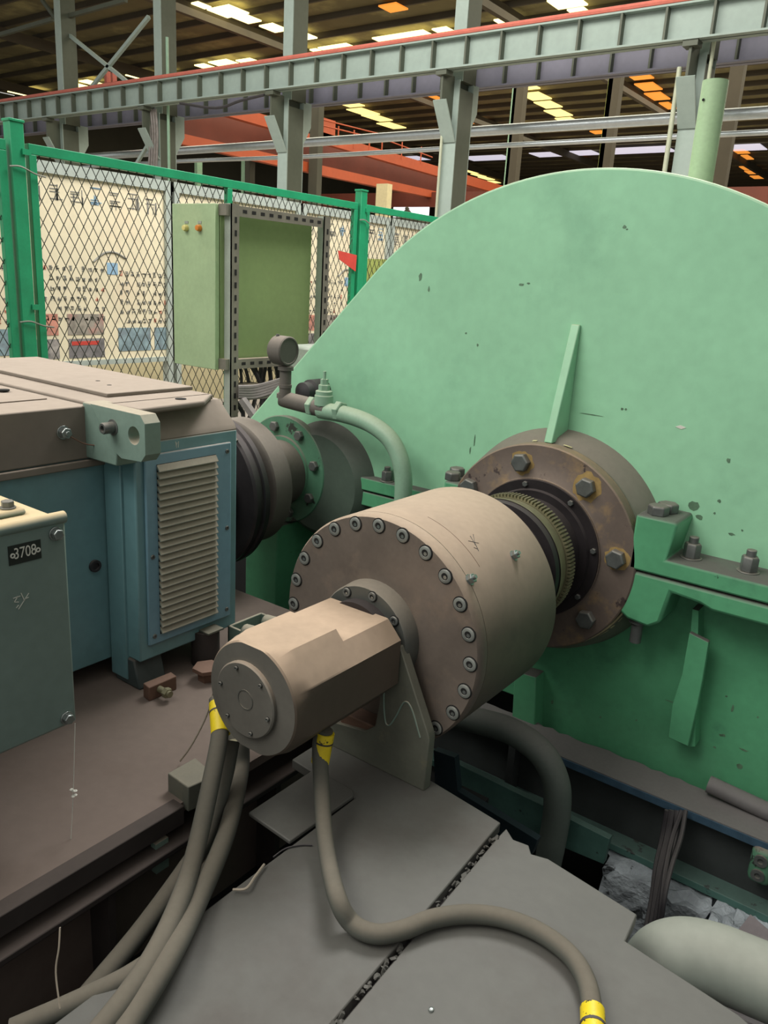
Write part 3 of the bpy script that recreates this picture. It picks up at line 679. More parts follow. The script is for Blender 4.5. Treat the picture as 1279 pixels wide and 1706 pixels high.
# input bearing
IX, IZ = -2.653, .427
MB().lathe([(FY + .02, .235), (2.83, .235)], (IX, IZ), n=64).build('input_hub', M_hub, gb)
MB().lathe([(2.80, 0), (2.80, .235), (2.82, .26), (2.89, .30)], (IX + .22, IZ - .03), n=64, cap=False).build('input_hub', M_hubd, gb)
fi = MB().lathe([(2.835, .264), (2.80, .266), (2.795, .262), (2.795, .17), (2.785, .165), (2.785, 0)], (IX, IZ), n=80).build('input_flange', M_greenf, gb)
for a in (60, 15, 105, 150, -30, -75, -120, -165):
    x, z = IX + .215 * cos(radians(a)), IZ + .215 * sin(radians(a)); MB().hexa((x, 2.795, z), (0, -1, 0), .026, .022, turn=a).build('hex_bolt', M_bolt, fi, bevel=.002)
# standing flange with bolt on the upper left of the casing
p = at(440, 718, y=2.86); MB().hexa((p.x, FY, p.z), (0, -1, 0), .03, .025, washer=.038).build('hex_bolt', M_bolt, gb)
p = at(518, 652, y=2.8); MB().lathe([(FY, .055), (2.79, .055), (2.78, .045), (2.74, .045), (2.73, .03), (2.72, 0)], (p.x, p.z), n=24).build('plug_fitting', M_cable, gb)
# white chip and scuffs on the casing
p = at(1133, 712, y=FY); MB().prism([(p.x - .018, p.z), (p.x, p.z + .008), (p.x + .02, p.z + .002), (p.x + .004, p.z - .006)], 'Y', FY - .0015, FY + .001).build('paint_chip', M_white, gb, smooth=0)

# breather pipe at upper right
t0 = at(1192, 135, y=3.3)
t = thing('vent_pipe', (t0.x, 3.3, 1.5), 'upright pale green pipe with an open top behind the gearbox', 'pipe')
MB().lathe([(1.3, .046), (t0.z, .046), (t0.z, .040), (t0.z - .2, .040)], (t0.x, 3.3), axis='Z', n=28, cap=False).build('pipe_tube', M_vent, t)
MB().cyl((t0.x - .02, 3.255, t0.z - .07), (t0.x - .02, 3.252, t0.z - .07), .005, 8).build('pin_hole', M_black, t)

# ================================================================== SHAFT COUPLING between drum and flange
t = thing('gear_coupling', (AX, 2.45, AZ - .2), 'toothed ring coupling on the dark shaft between drum and gearbox flange', 'coupling')
MB().lathe([(2.185, .2), (2.20, .27), (2.235, .27), (2.24, .205), (2.40, .205), (2.405, .232), (2.44, .238), (2.50, .225), (2.505, .20), (2.69, .20)], (AX, AZ + .015), n=80, cap=False).build('coupling_sleeve', M_neck, t)
prof = []
for i in range(110):
    for k, rr in ((0, .2300), (.3, .2300), (.42, .241), (.88, .241)):
        a = 2 * pi * (i + k) / 110; prof.append((AX + rr * cos(a), AZ + .015 + rr * sin(a)))
MB().prism(prof, 'Y', 2.503, 2.545).build('toothed_ring', M_gear, t, smooth=0)
MB().lathe([(2.50, .226), (2.44, .239), (2.43, .239)], (AX, AZ + .015), n=80, cap=False).build('grease_band', M_gear, t, label='grease-yellow band beside the teeth')

# ================================================================== DRUM (hydraulic cylinder)
DX, DZ, DR = -1.235, .379, .344
dr = thing('hydraulic_cylinder', (DX, 1.95, DZ - DR), 'large dusty brown steel cylinder with a ring of socket screws on its face', 'cylinder')
MB().lathe([(1.745, DR), (2.17, DR), (2.185, DR - .01), (2.19, DR - .03), (2.19, .15)], (DX, DZ), n=128).build('cylinder_barrel', M_drum, dr)
fc = MB().lathe([(1.743, DR), (1.708, DR), (1.70, DR - .006), (1.70, 0)], (DX, DZ), n=128).build('end_cover', [M_drumf], dr)
def socket(cx, cy, cz, R=.0155):
    b = MB()
    b.m(1).lathe([(cy + .001, R * 1.36), (cy - .0012, R * 1.36), (cy - .0014, R * 1.1), (cy, R * 1.1)], (cx, cz), n=28)
    b.m(0).lathe([(cy, R * 1.16), (cy - .004, R * 1.16), (cy - .0055, R * 1.02), (cy - .0055, R * .62), (cy - .003, R * .55)], (cx, cz), n=28, cap=False)
    b.m(1); n = [b.bm.verts.new((cx + R * .62 * cos(pi * i / 3), cy - .0045, cz + R * .62 * sin(pi * i / 3))) for i in range(6)]; b.face(n)
    b.m(2); n = [b.bm.verts.new((cx + R * .34 * cos(pi * i / 3) + .001, cy - .0048, cz - .002 + R * .34 * sin(pi * i / 3))) for i in range(6)]; b.face(n)  # bright inner hex paints the shine at the socket bottom
    return b
s0 = None
for k in range(24):
    a = radians(1.5 + 15 * k); x, z = DX + .318 * cos(a), DZ + .318 * sin(a)
    if s0 is None:
        s0 = socket(x, 1.70, z, .0165).build('socket_screw', [M_sock, M_black, M_bright], fc); x0, z0 = x, z
    else: dupe(s0, fc, (x - x0, 0, z - z0))
# plugs on barrel
for px, py in ((855, 926), (782, 966)):
    # find the point on the barrel hit by the view ray
    best = None
    d = (at(px, py, y=1.8) - CP)
    for i in range(400):
        tt = .9 + i * .0012; P = CP + d * tt
        if math.hypot(P.x - DX, P.z - DZ) < DR and 1.7 < P.y < 2.19: best = P; break
    if best:
        nrm = Vector((best.x - DX, 0, best.z - DZ)).normalized()
        b = MB(); b.hexa(best - nrm * .002, nrm, .014, .014, washer=.016); b.cyl(best + nrm * .012, best + nrm * .024, .006, 10); b.build('grease_nipple', M_bright, dr)
MB().tube([(DX + .3442 * cos(a_), 1.822, DZ + .3442 * sin(a_)) for a_ in [radians(78 - 5 * i) for i in range(8)]], .0007, 5, 3).build('barrel_seam', M_brown, dr)  # thin brown line for the seam round the barrel
def on_drum(px, py):
    d = at(px, py, y=1.8) - CP
    for i in range(900):
        P = CP + d * (.85 + i * .0006)
        if math.hypot(P.x - DX, P.z - DZ) < DR + .0006: return P
b = MB()
for (x0, y0, x1, y1) in ((783, 893, 790, 905), (788, 890, 791, 908), (780, 901, 797, 905), (791, 905, 797, 918), (789, 912, 796, 915)):
    b.tube([on_drum(x0, y0), on_drum(x1, y1)], .0009, 5, 1)
b.build('chalk_mark', M_cable, dr, smooth=0)
# rotary distributor (valve) in front
VX, VZ = -1.24, .362
vt = thing('rotary_distributor', (VX, 1.4, VZ - .16), 'dusty faceted steel valve block with a round end plate in front of the big cylinder', 'valve block')
poly = [(.079, .139), (.149, .064), (.149, -.064), (.079, -.139), (-.079, -.139), (-.149, -.064), (-.149, .064), (-.079, .139)]
def polyr(a, pl):
    best = 9
    for i in range(len(pl)):
        (x0, z0), (x1, z1) = pl[i], pl[(i + 1) % len(pl)]
        dx, dz = cos(a), sin(a); ex, ez = x1 - x0, z1 - z0; den = dx * ez - dz * ex
        if abs(den) < 1e-9: continue
        tt = (x0 * ez - z0 * ex) / den; uu = (x0 * dz - z0 * dx) / den
        if tt > 0 and -1e-6 <= uu <= 1 + 1e-6: best = min(best, tt)
    return best
b = MB(); N_ = 144; rings = []
NOTCH = 1.43
# right top edge vertices need exact corners
angs = sorted([2 * pi * i / N_ for i in range(N_)] + [math.atan2(z, x) % (2 * pi) for x, z in poly])
poly2 = [(.102, .114), (.149, .064), (.149, -.064), (.079, -.139), (-.079, -.139), (-.149, -.064), (-.149, .064), (-.102, .114)]
for y, cr_ in ((1.215, .143), (1.219, .147), (1.232, .150), (1.250, .155), (1.27, .165)):
    rings.append([b.bm.verts.new((VX + min(cr_, polyr(a, poly)) * cos(a), y, VZ + min(cr_, polyr(a, poly)) * sin(a))) for a in angs])
rings.append([b.bm.verts.new((VX + polyr(a, poly) * cos(a), NOTCH, VZ + polyr(a, poly) * sin(a))) for a in angs])
rings.append([b.bm.verts.new((VX + polyr(a, poly2) * cos(a), NOTCH + .001, VZ + polyr(a, poly2) * sin(a))) for a in angs])
rings.append([b.bm.verts.new((VX + polyr(a, poly2) * cos(a), 1.622, VZ + polyr(a, poly2) * sin(a))) for a in angs])
nA = len(angs)
for A, B in zip(rings, rings[1:]):
    for i in range(nA): b.face([A[i], A[(i + 1) % nA], B[(i + 1) % nA], B[i]])
b.m(1); b.face(rings[0]); b.m(0); b.face(rings[-1])
b.build('valve_body', [M_valve, M_valvef], vt, smooth=25)
pl = MB().lathe([(1.216, .098), (1.206, .0985), (1.203, .095), (1.2035, .0)], (VX - .012, VZ - .004), n=80).build('end_plate', M_valvef, vt)
MB().lathe([(1.2045, .026), (1.2020, .026), (1.2020, .0235), (1.2045, .0235)], (VX - .008, VZ), n=36, cap=False).build('turned_ring', M_collar, pl)
for k in range(6):
    a = radians(48 + 60 * k); x, z = VX - .012 + .083 * cos(a), VZ - .004 + .083 * sin(a)
    socket(x, 1.203, z, .0042).build('socket_screw', [M_bolt, M_black, M_bright], pl)
MB().lathe([(1.61, .12), (1.645, .12)], (VX, VZ + .01), n=64).build('neck', M_neck, vt)
cl = MB().lathe([(1.645, .02), (1.645, .148), (1.65, .152), (1.70, .156)], (VX + .002, VZ + .018), n=96).build('collar', M_collar, vt)
for a in (118, 78, 38, -2, 158):
    x, z = VX + .002 + .134 * cos(radians(a)), VZ + .018 + .134 * sin(radians(a)); socket(x, 1.645, z, .0115).build('socket_screw', [M_bolt, M_black, M_bright], cl)

# ================================================================== BRACKET
t = thing('torque_bracket', (-1.12, 1.66, 0), 'grey steel torque bracket with a pointed arm beside the valve block', 'bracket')
pts = [(-1.153, .392), (-1.098, .402), (-.99, .185), (-.982, .165), (-.985, .0), (-1.36, .0), (-1.36, .075), (-1.20, .10), (-1.165, .13), (-1.155, .21)]
MB().prism(pts, 'Y', 1.630, 1.662).build('bracket_arm', M_strut, t, bevel=.003)
MB().box(-1.30, -1.16, 1.64, 1.70, .0, .12).build('foot_block', M_brown, t, bevel=.004)
b = MB().tube([(-1.135, 1.629, .33), (-1.14, 1.629, .24), (-1.13, 1.629, .165), (-1.115, 1.629, .155), (-1.095, 1.629, .19), (-1.07, 1.629, .245), (-1.045, 1.629, .235), (-1.01, 1.629, .16)], .0025, 6, 6)
b.build('weld_line', M_lug, t, label='pale curved scrape line')
tag(MB().cyl((-1.33, 1.70, .05), (-1.05, 1.72, .055), .03, 16).build('round_bar', M_brown), 'short brown round bar lying behind the bracket foot', 'bar')

# ================================================================== FLOOR PLATES
def plate(pts, name, mat, z0, z1, label, cat, bev=.003):
    return tag(MB().prism(pts, 'Z', z0, z1).build(name, mat, bevel=bev), label, cat)
plate([(-1.11, -.5), (-.735, -.5), (-.718, .924), (-.757, 1.655), (-.99, 1.685), (-1.36, 1.69), (-1.36, 1.50), (-1.11, 1.48)], 'floor_plate', M_plate, -.03, 0, 'large dusty steel floor plate under the curved hose, left of the seam', 'floor plate')
plate([(-.72, -.5), (.9, -.5), (.9, 1.0), (-.03, 1.42), (-.112, 1.452), (-.355, 1.485), (-.362, 1.578), (-.6, 1.612), (-.64, 1.600), (-.66, 1.625), (-.70, 1.618), (-.735, 1.645), (-.735, 1.60), (-.703, .924)], 'floor_plate', M_plate, -.03, 0, 'large dusty steel floor plate right of the seam', 'floor plate')
b = MB(); r = random.Random(5)
for i in range(150):
    y = .3 + r.random() * 1.32; x0 = -.711 - (y - .924) * .045 if y > .924 else -.711
    s_ = .002 + .005 * r.random(); b.obox((x0 + r.uniform(-.006, .006), y, -.012 + r.random() * .010), (r.random(), r.random(), r.random() + .1), (1, -1, r.random()), (r.random() - 1, -1, 1), s_, s_, s_ * .7)
tag(b.build('seam_grit', M_plate, smooth=0, kind='stuff'), 'crumbled grit filling the seam between the two floor plates', 'grit')
plate([(-1.27, 1.24), (-1.115, 1.23), (-1.110, 1.475), (-1.125, 1.492), (-1.27, 1.50)], 'cover_plate', M_plate, .0, .012, 'small thin steel plate with a rounded corner bridging the trench under the valve block', 'plate')
tag(MB().tube([(-.845, .745, .0035), (-.83, .755, .004), (-.82, .77, .0035)], .009, 6, 3).build('cigarette_end', M_conc2), 'small pale stub lying on the left floor plate near the bottom', 'litter')
tag(MB().tube([at(388, 1482, z=.01), at(410, 1480, z=.015), at(425, 1460, z=.01), at(440, 1440, z=.01)], .003, 6, 4).build('wire_scrap', M_web), 'pale twisted scrap at the left edge of the floor plate', 'scrap')
tag(MB().tube([at(455, 1428, z=.004), at(475, 1414, z=.004), at(500, 1408, z=.004), at(520, 1408, z=.004)], .002, 5, 4).build('wire_scrap', M_cable), 'thin dark wire curl on the left floor plate', 'scrap')
p = at(718, 1682, z=.002); tag(MB().lathe([(0, .006), (.004, .005), (.006, 0)], (p.x, p.y), axis='Z', n=12).build('steel_ball', M_bright), 'tiny bright metal dot on the right floor plate near the bottom', 'litter')
# platform edge steelwork
t = thing('platform_edge_channel', (-1.44, .6, -.2), 'dark steel channel along the edge of the motor platform', 'channel')
MB().box(-1.47, -1.425, -1, 1.16, -.055, .001).build('top_flange', M_dark, t, bevel=.003)
MB().box(-1.50, -1.40, -1, 1.9, -.105, -.085).build('lower_rail', M_dark, t, bevel=.004)
for y in (.35, .92, 1.5): MB().box(-1.50, -1.42, y, y + .02, -.45, -.105).build('stiffener', M_dark, t, smooth=0)
# blocks on the platform
tag(MB().prism([(q_.x, q_.y) for q_ in (at(279, 1288, z=.055), at(313, 1312, z=.055), at(360, 1291, z=.055), at(325, 1262, z=.055))], 'Z', -.02, .055).build('square_tube_end', M_strut, bevel=.003), 'short grey-green block on the platform edge behind the hoses', 'block')
tag(MB().box(-1.45, -1.43, 1.07, 1.11, -.16, -.07).build('clip', M_lug, smooth=0), 'small grey clip on the platform edge beside the hoses', 'clip')

# ================================================================== HOSES
def hose(P, r, label, sleeve=None, mat=M_hose, endfit=None):
    t = thing('hydraulic_hose', P[-1] if P[-1].z < P[0].z else P[0], label, 'hose')
    MB().tube(P, r, 16, 8).build('hose_tube', mat, t)
    for (a, b2, k) in (sleeve or []):
        a, b2 = Vector(a), Vector(b2); d = (b2 - a)
        MB().cyl(a, b2, r * k, 20).build('yellow_sleeve', M_yel, t, label='chipped yellow sleeve')
        MB().cyl(a + d * .28, a + d * .33, r * k * 1.04, 20).build('clamp_band', M_cable, t)
    return t
A = at
C_ = [A(362, 1165, y=1.27), A(367, 1215, y=1.22), A(352, 1300, y=1.14), A(325, 1420, y=1.03), A(300, 1500, y=.90), A(258, 1590, y=.775), A(196, 1680, y=.665), A(120, 1770, y=.57)]
hose(C_, .0225, 'front left grey hose with a yellow sleeve below the valve end plate', [(A(364, 1172, y=1.262), A(368, 1222, y=1.215), 1.12)])
D_ = [A(402, 1235, y=1.34), A(400, 1290, y=1.30), A(378, 1385, y=1.13), A(335, 1490, y=.96), A(283, 1595, y=.79), A(215, 1706, y=.665), A(170, 1780, y=.59)]
hose(D_, .0225, 'rightmost of the grouped grey hoses, resting on the floor plate edge')
E_ = [A(392, 1215, y=1.38), A(388, 1275, y=1.33), A(362, 1380, y=1.2), A(338, 1470, y=1.04), A(290, 1565, y=.86), A(225, 1620, y=.76), A(130, 1668, y=.66), A(20, 1716, y=.56)]
hose(E_, .021, 'middle grey hose that crosses behind the others and runs off bottom left')
F_ = [A(385, 1235, x=-1.36), A(372, 1300, x=-1.33), A(345, 1390, x=-1.30), A(308, 1450, x=-1.27), A(235, 1550, x=-1.25), A(165, 1635, x=-1.23), A(110, 1700, x=-1.22), A(50, 1770, x=-1.2)]
hose(F_, .0225, 'rearmost grey hose slanting down left into the trench')
q = A(392, 1250, y=1.33); tag(MB().cyl(q + Vector((0, 0, .02)), q - Vector((0, 0, .04)), .026, 16).build('hose_fitting', M_gear), 'worn brass-brown hose fitting under the valve block', 'fitting')
R_ = [Vector((-1.135, 1.375, .25)), A(533, 1240, y=1.365), A(536, 1320, y=1.33), A(543, 1410, y=1.24), A(560, 1490, z=.07), A(585, 1537, z=.03), A(625, 1556, z=.024), A(672, 1549, z=.024), A(720, 1531, z=.024), A(780, 1523, z=.024), A(840, 1530, z=.024), A(900, 1554, z=.024), A(950, 1592, z=.024), A(978, 1640, z=.024), A(987, 1700, z=.024), A(992, 1790, z=.024)]
hose(R_, .0205, 'curved grey hose snaking over the floor plates to a yellow end sleeve', [(R_[0] + Vector((0, 0, -.01)), A(533, 1270, y=1.36), 1.15), (A(986.5, 1682, z=.024), A(991, 1780, z=.024), 1.15)])
# curved pipe behind the drum
G_ = [A(740, 1190, y=2.5), A(800, 1202, y=2.46), A(855, 1220, y=2.44), A(902, 1255, y=2.42), A(925, 1300, y=2.42), A(928, 1345, y=2.42), A(921, 1395, y=2.42), A(905, 1470, y=2.42)]
tag(MB().tube(G_, .05, 24, 8).build('curved_pipe', M_hose2), 'grey-green pipe curving down into the pit behind the cylinder', 'pipe')
# big pale elbow
H_ = [Vector((-.318, 1.66, -.6)), Vector((-.32, 1.66, -.32)), Vector((-.315, 1.665, -.20)), Vector((-.28, 1.68, -.145)), Vector((-.21, 1.70, -.125)), Vector((-.09, 1.72, -.125)), Vector((.25, 1.77, -.13)), Vector((.8, 1.86, -.14))]
tag(MB().tube(H_, .083, 40, 10).build('elbow_pipe', M_big), 'thick pale grey elbow pipe in the pit at the bottom right', 'pipe')

# ================================================================== BASE GIRDER, PIT
gt = thing('base_girder', (-.6, 2.75, -.7), 'dirty grey base girder running under the gearbox', 'girder')
r = random.Random(2)
top = [(-2.0, 2.66), (1.2, 2.66)]; bk = []
x = 1.2
while x > -2.0:
    bk.append((x, 2.82 + r.uniform(-.012, .012))); x -= .035
MB().prism(top + bk, 'Z', -.43, -.40).build('top_flange', M_gird, gt, smooth=0)
MB().box(-2.0, 1.2, 2.72, 2.74, -.66, -.43).build('web', M_girdd, gt, smooth=0)
MB().prism([(2.64, -.66), (2.80, -.66), (2.80, -.69), (2.64, -.69)], 'X', -2.0, 1.2).build('bottom_flange', M_girdg, gt, bevel=.003)
MB().box(-1.22, -1.19, 2.66, 2.72, -.66, -.43).build('stiffener', M_girdd, gt, smooth=0)
MB().box(-2.0, .8, 2.655, 2.66, -.432, -.404).build('edge_line', paint('blue_edge_paint', (56, 80, 98), rough=.5, var=.2, scale=20, spots=(190, 200, 200), spot_t=.64, spot_s=8), gt, smooth=0, label='blue painted flange edge')
p = A(1267, 1440, y=2.66)
lg = MB().box(p.x - .035, p.x + .04, 2.64, 2.72, p.z - .07, p.z + .07).build('bolt_lug', M_greenf, gt, bevel=.02)
for dz in (.028, -.03): MB().lathe([(2.64, .022), (2.632, .022), (2.632, .010), (2.638, .010), (2.638, 0)], (p.x, p.z + dz), n=20).build('bolt_socket', M_bolt, lg)
q = [A(*p_, y=2.5) for p_ in ((740, 1262), (900, 1340), (1015, 1398), (1005, 1440), (890, 1392), (760, 1312))]
tag(MB().prism([(p.x, p.z) for p in q], 'Y', 2.5, 2.53).build('green_side_plate', M_girdg, bevel=.002), 'dark green steel side plate below the base girder', 'steel plate')
q = [A(*p_, y=2.2) for p_ in ((722, 1250), (757, 1262), (762, 1318), (895, 1400), (885, 1425), (726, 1340))]
tag(MB().prism([(p.x, p.z) for p in q], 'Y', 2.2, 2.23).build('blue_side_plate', paint('dark_blue_steel', (30, 44, 50), rough=.5, var=.2), smooth=0), 'dark blue steel plate behind the bracket', 'steel plate')
def rough_block(name, x0, x1, y0, y1, z0, z1, mat, seed, label, amp=.02):
    r = random.Random(seed); b = MB(); b.box(x0, x1, y0, y1, z0, z1)
    bmesh.ops.subdivide_edges(b.bm, edges=b.bm.edges[:], cuts=9, use_grid_fill=True)
    for v in b.bm.verts:
        k = 2.2 if v.co.z > z1 - .06 or v.co.x < x0 + .05 else 1
        v.co += Vector((r.uniform(-1, 1), r.uniform(-1, 1), r.uniform(-1, 1))) * amp * k * .5
    return tag(b.build(name, mat, smooth=0), label, 'concrete')
rough_block('concrete_block', -.74, -.36, 2.55, 2.9, -1.15, -.70, M_conc, 1, 'rough pale grout block under the base girder beside the dark opening', .012)
rough_block('concrete_block', -.345, -.16, 2.5, 2.9, -1.15, -.69, M_conc, 2, 'cracked pale grout block under the base girder, right of the hanging cables', .012)
rough_block('concrete_block', -.15, .5, 2.40, 2.9, -1.15, -.78, M_conc2, 3, 'smooth grey concrete face at the right edge of the pit', .006)
rough_block('concrete_block', -.2, .6, 1.60, 2.15, -1.15, -.33, M_conc2, 4, 'rough concrete ledge below the thick pale pipe', .02)
rr_ = random.Random(6)
for i, (x0, x1, x2, x3, r_) in enumerate(((1112, 1100, 1086, 1070, .011), (1120, 1108, 1092, 1080, .013), (1128, 1120, 1098, 1084, .010), (1136, 1116, 1102, 1092, .009), (1142, 1130, 1106, 1096, .008))):
    P = [A(x0, 1350, y=2.63), A(x1 + 4, 1395, y=2.60 - .01 * i), A((x1 + x2) / 2, 1445, y=2.52 - .02 * i), A(x2, 1500, y=2.45 - .02 * i), A(x3, 1580, y=2.35)]
    tag(MB().tube(P, r_, 8, 6).build('cable', M_cable), 'black cable hanging from the base girder into the pit', 'cable', 'cables hanging into the pit')
a, b2 = A(1180, 1306, y=2.80), A(1330, 1376, y=2.80)
tag(MB().cyl(a, b2, .032, 20).build('round_bar', M_gird), 'grey round bar lying against the gearbox foot at the right edge', 'bar')
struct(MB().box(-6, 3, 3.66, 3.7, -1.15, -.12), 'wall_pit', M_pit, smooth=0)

# ================================================================== MOTOR
MX = -2.0
mt = thing('electric_motor', (-2.6, 1.2, .0), 'big dusty blue electric motor with a louvred side panel', 'motor')
MB().box(-3.3, MX, 1.455, 1.876, .10, .832).build('fan_housing', M_blue, mt, bevel=.006)
# sloped dusty shoulder on top of the housing
MB().prism([(-3.3, .83), (MX, .83), (-2.01, .85), (-2.09, .925), (-3.3, .925)], 'Y', 1.46, 1.876).build('housing_shoulder', M_dusty, mt, bevel=.004)
MB().box(-3.16, -2.15, .25, 1.455, .07, .775).build('motor_body', M_blue, mt, bevel=.004)
MB().box(-3.18, -2.135, .25, 1.455, .745, .768).build('body_ledge', M_dusty, mt, bevel=.003)
MB().prism([(.25, .772), (.25, .935), (1.40, .935), (1.47, .772)], 'X', -3.1, -2.14).build('top_cover', M_dusty, mt, bevel=.004)
MB().box(-3.2, -2.08, 1.40, 1.84, .925, .944).build('cover_plate', M_dusty, mt, bevel=.006)
MB().prism([(-2.10, 1.44), (-1.965, 1.455), (-1.985, 1.72), (-2.10, 1.852)], 'Z', .925, .944).build('cover_nose', M_dusty, mt, bevel=.006)
c4 = [A(12, 622, z=.958), A(180, 662, z=.958), A(328, 649, z=.958), A(0, 609, z=.958)]
MB().prism([(-2.19, 1.50), (-2.19, 1.845), (-3.2, 1.86), (-3.2, 1.52)], 'Z', .944, .957).build('raised_lid', M_dusty, mt, bevel=.003)
MB().prism([(-2.30, .3), (-2.30, 1.36), (-3.05, 1.38), (-3.05, .3)], 'Z', .935, .9385).build('lower_lid', M_dusty, mt, smooth=0)
for px, py in ((163, 634), (182, 641)):
    p = A(px, py, z=.958); MB().lathe([(.956, .008), (.9575, .008)], (p.x, p.y), axis='Z', n=12).build('lid_hole', M_black, mt)
for px, py in ((301, 664), (6, 649)):
    p = A(px, py, z=.946); MB().lathe([(.942, .018), (.9462, .018)], (p.x, p.y), axis='Z', n=16).build('lid_hole', M_black, mt)
# housing front column lines and foot
MB().box(-2.145, -2.06, 1.445, 1.46, .02, .80).build('corner_strip', M_blue, mt, bevel=.003)
MB().prism([(-2.13, 0), (-2.0, 0), (-2.03, .10), (-2.13, .10)], 'Y', 1.45, 1.56).build('motor_foot', M_blued, mt, bevel=.006)
MB().box(-2.9, -2.4, .5, 1.44, 0, .07).build('motor_foot', M_dark, mt, smooth=0)
# lifting lug with hole
lug = [(-2.10, .948), (-1.862, .948), (-1.842, .925), (-1.842, .835), (-1.862, .812), (-1.955, .806), (-1.985, .82), (-2.06, .90)]
b = MB()
hc, hr = Vector((-1.893, 0, .884)), .026
n = 32; circ = [(hc.x + hr * cos(2 * pi * i / n), hc.z + hr * sin(2 * pi * i / n)) for i in range(n)]
def ray_out(a):
    t_ = polyr(a, [(x - hc.x, z - hc.z) for x, z in lug]); return (hc.x + t_ * cos(a), hc.z + t_ * sin(a))
angs2 = sorted([2 * pi * i / n for i in range(n)] + [math.atan2(z - hc.z, x - hc.x) % (2 * pi) for x, z in lug])
for yy0, yy1 in ((1.378, 1.432),):
    R1 = [b.bm.verts.new((ray_out(a)[0], yy0, ray_out(a)[1])) for a in angs2]; R2 = [b.bm.verts.new((hc.x + hr * cos(a), yy0, hc.z + hr * sin(a))) for a in angs2]
    R3 = [b.bm.verts.new((hc.x + hr * cos(a), yy1, hc.z + hr * sin(a))) for a in angs2]; R4 = [b.bm.verts.new((ray_out(a)[0], yy1, ray_out(a)[1])) for a in angs2]
    for X_, Y_ in ((R1, R2), (R2, R3), (R3, R4), (R4, R1)):
        for i in range(len(angs2)): b.face([X_[i], X_[(i + 1) % len(angs2)], Y_[(i + 1) % len(angs2)], Y_[i]])
lg = b.build('lifting_lug', M_lug, mt, bevel=.002)
MB().prism([(-2.10, .946), (-1.985, .82), (-1.99, .775), (-2.15, .775), (-2.15, .946)], 'Y', 1.385, 1.46).build('lug_web', M_lug, mt, bevel=.004)
p = A(188, 712, y=1.378)
MB().lathe([(1.38, .024), (1.376, .024), (1.376, .017), (1.345, .017), (1.342, .015), (1.342, .009), (1.352, .009), (1.352, 0)], (p.x, p.z), n=24).build('socket_bolt', M_bolt, lg)
p = Vector((-2.14, 1.31, .862)); MB().hexa(p, (1, 0, 0), .018, .02, washer=.021).cyl(p + Vector((.02, 0, 0)), p + Vector((.03, 0, 0)), .008, 10).build('hex_bolt', M_bright, mt, bevel=.001)
MB().tube([p + Vector((.02, .01, -.01)), p + Vector((.03, .05, -.035)), p + Vector((.05, .085, -.04)), p + Vector((.09, .10, -.018))], .0022, 6, 6).build('seal_wire', M_brown, mt)
p = Vector((-2.149, 1.40, .415)); MB().lathe([(-2.151, .020), (-2.14, .020), (-2.14, .012), (-2.146, .012)], (p.y, p.z), axis='X', n=24).build('plug', M_cable, mt)
# louvred panel
PY0, PY1, PZ0, PZ1 = at(241, 900, x=MX).y, at(381, 860, x=MX).y, .153, .793
LP = MB().box(MX, MX + .012, PY0, PY1, PZ0, PZ1).build('louvre_panel', M_bluel, mt, bevel=.004)
N_L = 25; z0, z1 = at(270, 1052, x=MX).z, at(300, 768, x=MX).z
LY0, LY1 = at(266, 900, x=MX + .02).y, at(362, 860, x=MX + .02).y
sl0 = None; st = (z1 - z0) / N_L
for i in range(N_L):
    z = z0 + st * i
    if sl0 is None:
        b = MB(); xb, xo = MX + .008, MX + .030
        b.prism([(xb, z + st * 1.15), (xb + .006, z + st * 1.15), (xo - .004, z + st * .34), (xo - .004, z + st * .22), (xo - .009, z + st * .22), (xb, z + st * .95)], 'Y', LY0, LY1)
        sl0 = b.build('louvre', M_louv, LP, smooth=0)
    else: dupe(sl0, LP, (0, 0, st * i))
MB().box(MX + .010, MX + .0125, LY0, LY1, z0, z1 + .005).build('louvre_back', M_black, LP, smooth=0)
for y, z in ((PY0 + .02, PZ0 + .03), (PY0 + .02, .46), (PY1 - .02, PZ1 - .03), (PY1 - .02, .49), (PY1 - .02, PZ0 + .03)):
    MB().lathe([(MX + .012, .008), (MX + .016, .007), (MX + .016, .003), (MX + .013, .003), (MX + .013, 0)], (y, z), axis='X', n=16).build('panel_screw', M_bolt, LP)
b = MB()
for (y0, z0_, y1, z1_) in ((1.612, .82, 1.615, .80), (1.618, .817, 1.614, .806), (1.624, .82, 1.622, .80)):
    b.bar((MX + .0005, y0, z0_), (MX + .0005, y1, z1_), .002, .001, up=(1, 0, 0))
b.build('chalk_mark', M_white, mt, smooth=0)

# coupling discs between motor and gearbox
t = thing('brake_disc_coupling', (IX, 2.35, IZ - .34), 'large dark coupling disc between the motor and the gearbox input flange', 'coupling')
IZm = .405
MB().lathe([(1.86, .20), (2.22, .20), (2.24, .24), (2.27, .24), (2.275, .335), (2.285, .345), (2.30, .345), (2.305, .335), (2.33, .335), (2.335, .345), (2.36, .345), (2.37, .33), (2.37, .2)], (IX, IZm), n=96).build('disc', M_neck, t)
MB().lathe([(2.37, .2), (2.43, .21), (2.44, .285), (2.45, .295), (2.55, .295), (2.56, .285), (2.57, .17), (2.785, .16)], (IX, IZm + .01), n=80).build('coupling_half', M_gauge, t)
MB().tube([(IX + .36 * cos(a), 2.26 , IZm + .36 * sin(a)) for a in [radians(112 - 8 * i) for i in range(9)]], .009, 8, 4).build('guard_rim', M_gauge, t)
